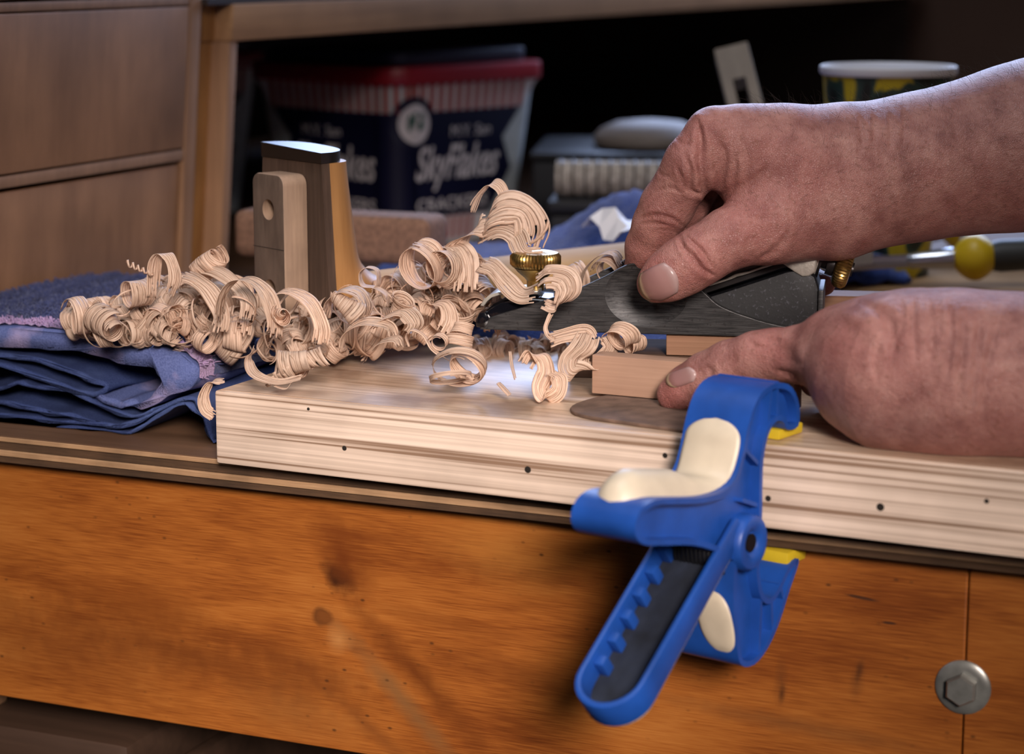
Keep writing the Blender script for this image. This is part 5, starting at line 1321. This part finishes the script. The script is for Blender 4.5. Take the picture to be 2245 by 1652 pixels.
C_(755, 668, 1.112, 22, 16, 0.9, 2, 80, (.75, -.3, -.5), 0.2, 'slanted shaving tucked under the dome shaving')
R_([(850, 672, 1.125), (846, 645, 1.127), (822, 630, 1.13), (796, 625, 1.132), (790, 600, 1.134), (805, 585, 1.135), (828, 592, 1.135), (830, 620, 1.133), (815, 640, 1.13)], 26, [(.2, 1, .1), (.3, .9, 0)], 'open loop with tail beside the tan neck')
C_(925, 580, 1.14, 52, 40, 1.3, 22, 46, (.5, .8, .3), 1.4, 'large ring at the foot of the flying shavings')
C_(975, 590, 1.135, 40, 30, 1.2, 12, 54, (.55, .7, -.3), 0.3, 'second large ring right of the first one')
R_([(985, 535, 1.15), (1008, 548, 1.142), (1022, 585, 1.136), (1020, 640, 1.132)], 56, [(1, .2, .2), (1, .1, 0)], 'streaked band hanging straight down left of the brass knob')
R_([(1035, 470, 1.165), (1052, 430, 1.165), (1078, 402, 1.163), (1098, 412, 1.16), (1106, 440, 1.158), (1092, 475, 1.155), (1060, 500, 1.152)], 30, [(.6, .5, .5), (.9, .3, .2)], 'topmost shaving curling up in front of the cracker tub', rag=.25)
R_([(1055, 505, 1.155), (1075, 470, 1.15), (1110, 452, 1.148), (1150, 462, 1.146), (1168, 500, 1.145), (1160, 540, 1.145)], 76, [(.3, .3, .9), (.9, .2, .3)], 'broad torn shaving below the topmost curl', rag=.3, fibres=14, tear=.65)
R_([(1045, 520, 1.15), (1090, 500, 1.146), (1130, 515, 1.144), (1150, 550, 1.14), (1190, 552, 1.14)], 48, [(.2, .3, .9), (.3, .3, .9)], 'flat torn shaving pointing right above the brass knob', rag=.35, fibres=12, tear=.65)
R_([(1150, 540, 1.145), (1172, 528, 1.144), (1195, 505, 1.144), (1204, 482, 1.144)], 7, [(1, .2, .2), (1, .2, 0)], 'thin fibre flicking up over the blue towel', fibres=3)
R_([(985, 570, 1.15), (1010, 530, 1.15), (1045, 500, 1.15), (1070, 490, 1.15)], 60, [(.8, .3, .6), (.8, .3, .6)], 'broad shaving climbing towards the topmost curl', rag=.25, fibres=12)
R_([(1058, 575, 1.135), (1082, 585, 1.13), (1112, 618, 1.124), (1142, 645, 1.12), (1175, 640, 1.115)], 46, [(.9, .2, .45), (.3, .4, .85)], 'ribbed shaving crossing behind the knob neck')
R_([(1175, 622, 1.092), (1200, 606, 1.090), (1235, 612, 1.088), (1245, 640, 1.086), (1220, 672, 1.086), (1190, 665, 1.088)], 62, [(.5, .3, .8), (.8, .2, .5)], 'torn flap clinging to the front of the plane side', rag=.3, fibres=11, tear=.6)
R_([(1212, 680, 1.086), (1202, 700, 1.085), (1196, 722, 1.083), (1210, 742, 1.08), (1240, 746, 1.078)], 10, [(1, .2, 0), (.1, .3, 1)], 'twisted strand hanging from the flap to the board', fibres=4)
R_([(1205, 745, 1.08), (1240, 735, 1.078), (1285, 728, 1.076), (1300, 745, 1.074)], 34, [(.1, .3, 1), (.2, .3, .95)], 'split ribbon running along under the plane', fibres=7, tear=.75)
R_([(1292, 730, 1.074), (1278, 760, 1.070), (1252, 788, 1.068), (1256, 812, 1.066), (1290, 806, 1.07), (1300, 780, 1.078)], 52, [(.95, .2, .3), (.9, .4, .1)], 'looped ribbon touching the end of the pale block', tear=.6)
C_(1362, 738, 1.083, 28, 20, 1.1, 14, 46, (.55, .75, .25), 0.4, 'curl emerging from the plane above the pale block')
R_([(1310, 745, 1.088), (1330, 738, 1.086), (1340, 760, 1.084), (1325, 785, 1.084)], 40, [(.9, .3, .3), (.95, .2, .1)], 'drooping shaving between the plane and the looped ribbon')
C_(1390, 752, 1.092, 20, 14, 1.0, 6, 40, (.8, .5, .1), 2.4, 'small curl tucked under the plane sole')
R_([(1270, 640, 1.150), (1282, 595, 1.150), (1312, 562, 1.150), (1345, 556, 1.150), (1362, 580, 1.150)], 34, [(.3, .9, .2), (.5, .8, .1)], 'arched shaving behind the plane, left of the index finger')
C_(1335, 592, 1.155, 32, 22, 1.4, 14, 30, (.6, .7, .3), 0.2, 'ring curled against the index finger behind the plane')
C_(1262, 615, 1.160, 34, 26, 1.1, 10, 50, (.8, .4, .2), 1.2, 'pale shaving behind the plane beside the brass knob')
# on the open board top
C_(652, 795, 1.078, 34, 16, 2.2, 34, 74, (.86, -.2, .22), 3.3, 'conical roll lying near the left front corner of the board')
R_([(556, 760, 1.09), (545, 790, 1.085), (560, 822, 1.075), (610, 838, 1.068), (660, 828, 1.066)], 26, [(.2, .9, .3), (.3, .8, .4)], 'strip trailing under the conical roll')
R_([(640, 838, 1.066), (632, 848, 1.065), (622, 852, 1.064), (600, 846, 1.066)], 9, [(.3, 1, .2), (.3, 1, .2)], 'tiny torn crumb in front of the conical roll', fibres=3)
R_([(492, 832, 1.088), (462, 838, 1.086), (446, 866, 1.084), (450, 896, 1.083), (470, 912, 1.085)], 30, [(.5, .8, .2), (.8, .5, .1)], 'shaving hooked over the board\'s left end')
C_(1005, 806, 1.062, 62, 46, 1.6, 8, 18, (.10, .80, .55), 0.3, 'loose nest of rings lying on the open board', fibres=5)
C_(1022, 800, 1.064, 46, 34, 1.0, 10, 34, (.45, .75, .45), 2.0, 'wider shaving inside the loose nest of rings')
C_(985, 828, 1.058, 36, 46, 1.3, 6, 12, (-.1, .4, .9), 1.2, 'thin hoop lying under the nest of rings', fibres=3)
R_([(895, 760, 1.082), (890, 735, 1.084), (905, 722, 1.085), (930, 735, 1.083), (950, 765, 1.078), (985, 790, 1.07)], 12, [(.3, .9, .2), (.4, .8, .3)], 'slender hook left of the nest of rings', fibres=3)
C_(962, 750, 1.078, 22, 12, 1.3, 6, 16, (.3, .8, .2), 0.4, 'little ring above the nest of rings', fibres=3)
R_([(1150, 800, 1.062), (1166, 778, 1.063), (1190, 784, 1.062), (1198, 815, 1.06), (1185, 850, 1.057), (1196, 872, 1.055), (1222, 858, 1.056), (1224, 830, 1.058), (1205, 818, 1.06)], 42, [(.95, .3, -.1), (.9, .4, -.2)], 'S-shaped curl with rolled end in front of the plane toe')
R_([(1118, 770, 1.08), (1122, 800, 1.075), (1130, 832, 1.068)], 7, [(1, .3, 0), (1, .3, 0)], 'thin upright fibre between the nest and the S-shaped curl', fibres=2)
R_([(1092, 838, 1.062), (1105, 852, 1.058), (1118, 866, 1.055)], 14, [(.8, .5, 0), (.8, .5, 0)], 'small flake left of the S-shaped curl', fibres=3)
C_(1012, 735, 1.10, 30, 22, 1.6, 26, 26, (.25, .4, .9), 0.4, 'upright coil pressed against the plane nose')
R_([(935, 690, 1.12), (945, 668, 1.122), (975, 668, 1.12), (985, 700, 1.115), (970, 730, 1.11)], 40, [(.7, .6, .2), (.8, .5, .1)], 'squared fold of shaving left of the upright coil')
C_(880, 668, 1.118, 22, 14, 1.5, 6, 46, (.25, -.5, .85), 1.4, 'upright little tube behind the folded shavings')
R_([(752, 770, 1.10), (760, 730, 1.10), (800, 708, 1.10), (850, 715, 1.10), (862, 740, 1.098)], 44, [(.2, .9, .3), (.4, .9, .2)], 'flattened arch at the right foot of the heap')
R_([(812, 720, 1.108), (850, 690, 1.108), (888, 680, 1.108), (912, 708, 1.105), (900, 735, 1.103)], 56, [(.5, .8, .2), (.6, .7, .3)], 'wide folded shaving left of the plane nose')
R_([(815, 770, 1.092), (835, 748, 1.092), (868, 742, 1.09), (880, 762, 1.088)], 40, [(.3, .9, .2), (.4, .9, .2)], 'short arch lowest at the right foot of the heap')
# ---- the rest of the heap
tops = [(140, 690), (200, 655), (280, 630), (340, 600), (400, 600), (460, 590), (520, 625), (600, 655), (680, 665), (760, 645), (820, 630), (880, 590), (940, 560), (1000, 545), (1060, 560), (1110, 610)]
lows = [(140, 712), (200, 735), (280, 750), (400, 762), (530, 772), (600, 790), (740, 782), (860, 775), (950, 755), (1040, 755), (1110, 700)]
lo_z = lambda x: 0.048
variants = []
rnd = random.Random(21)
for i in range(26):
    kind = i % 4
    if kind < 2: variants.append(curl(rnd.uniform(24, 38)*S_(1.12), rnd.uniform(12, 26)*S_(1.12), rnd.uniform(1.0, 2.1), rnd.uniform(4, 30)*S_(1.12), rnd.uniform(30, 62)*S_(1.12), 500+i))
    elif kind == 2: variants.append(curl(rnd.uniform(32, 48)*S_(1.12), rnd.uniform(26, 44)*S_(1.12), rnd.uniform(.55, .9), 10*S_(1.12), rnd.uniform(34, 60)*S_(1.12), 500+i))
    else: variants.append(curl(rnd.uniform(14, 24)*S_(1.12), rnd.uniform(8, 16)*S_(1.12), rnd.uniform(1.3, 2.6), rnd.uniform(20, 44)*S_(1.12), rnd.uniform(14, 34)*S_(1.12), 500+i))
def ip(L_, x): return float(np.interp(x, [p[0] for p in L_], [p[1] for p in L_]))
ZN = [(250, 'by the towel at the left end of the heap'), (400, 'below the upright loop'), (520, 'below the crowning roll'), (620, 'under the high arch'), (720, 'in front of the drilled tenon'), (830, 'below the dome shaving'), (930, 'between neck and board in the heap'), (1200, 'left of the brass knob')]
KN = ['tight pale scroll', 'rolled pale curl', 'open wide curl', 'small thin coil']
for i in range(235):
    px = rnd.uniform(160, 1075); yt = ip(tops, px)+24; yl = ip(lows, px)-16
    t = rnd.random()**0.9; py = yl + (yt-yl)*t
    Y0 = onz(px, yl+14, 0.042).y
    Y = max(1.085, min(Y0, 1.13)) + t*0.045 + rnd.uniform(0.0, 0.022)
    if px > 900: Y = max(Y, 1.105 + 0.03*t)
    ax = (rnd.uniform(-1, 1), rnd.uniform(-1, 1), rnd.uniform(-.45, .45))
    vi = i % len(variants); zn = next(z for lim, z in ZN if px < lim); tier = 'low' if t < .35 else ('midway up' if t < .7 else 'high')
    lb = KN[vi % 4] + ' ' + tier + ' ' + zn
    shv(variants[vi], at(px, py, Y), ax, rnd.uniform(0, 6.3), rnd.uniform(.75, 1.2), lb, lb)
LF = 'thread-thin loose wood fibre sticking out of the shavings heap'
for i in range(34):
    px = rnd.uniform(200, 1060); yt = ip(tops, px)+10; yl = ip(lows, px)-10; py = yl+(yt-yl)*rnd.random()
    s = S_(1.12); Y = max(1.085, min(1.13, onz(px, yl+14, 0.042).y)) + 0.02*rnd.random()
    shv(curl(rnd.uniform(18, 55)*s, rnd.uniform(14, 60)*s, rnd.uniform(.35, 1.1), rnd.uniform(-20, 30)*s, rnd.uniform(3, 7)*s, 900+i, fibres=2, tear=.1), at(px, py, Y), (rnd.uniform(-1, 1), rnd.uniform(-1, .2), rnd.uniform(-.6, .6)), rnd.uniform(0, 6.3), 1, LF, 'loose fibres of the heap')
GL2 = 'small crushed shaving lying in the shadow under the plane toe'
for i in range(20):
    px = rnd.uniform(1030, 1250); py = rnd.uniform(738, 776)
    Y = onz(px, py+8, 0.0395).y
    shv(variants[(0, 1, 3, 7, 4, 5)[i % 6]], at(px, py, Y), (rnd.uniform(-1, 1), rnd.uniform(-1, 1), rnd.uniform(-.3, .3)), rnd.uniform(0, 6.3), rnd.uniform(.6, .9), GL2, 'shavings under the plane')
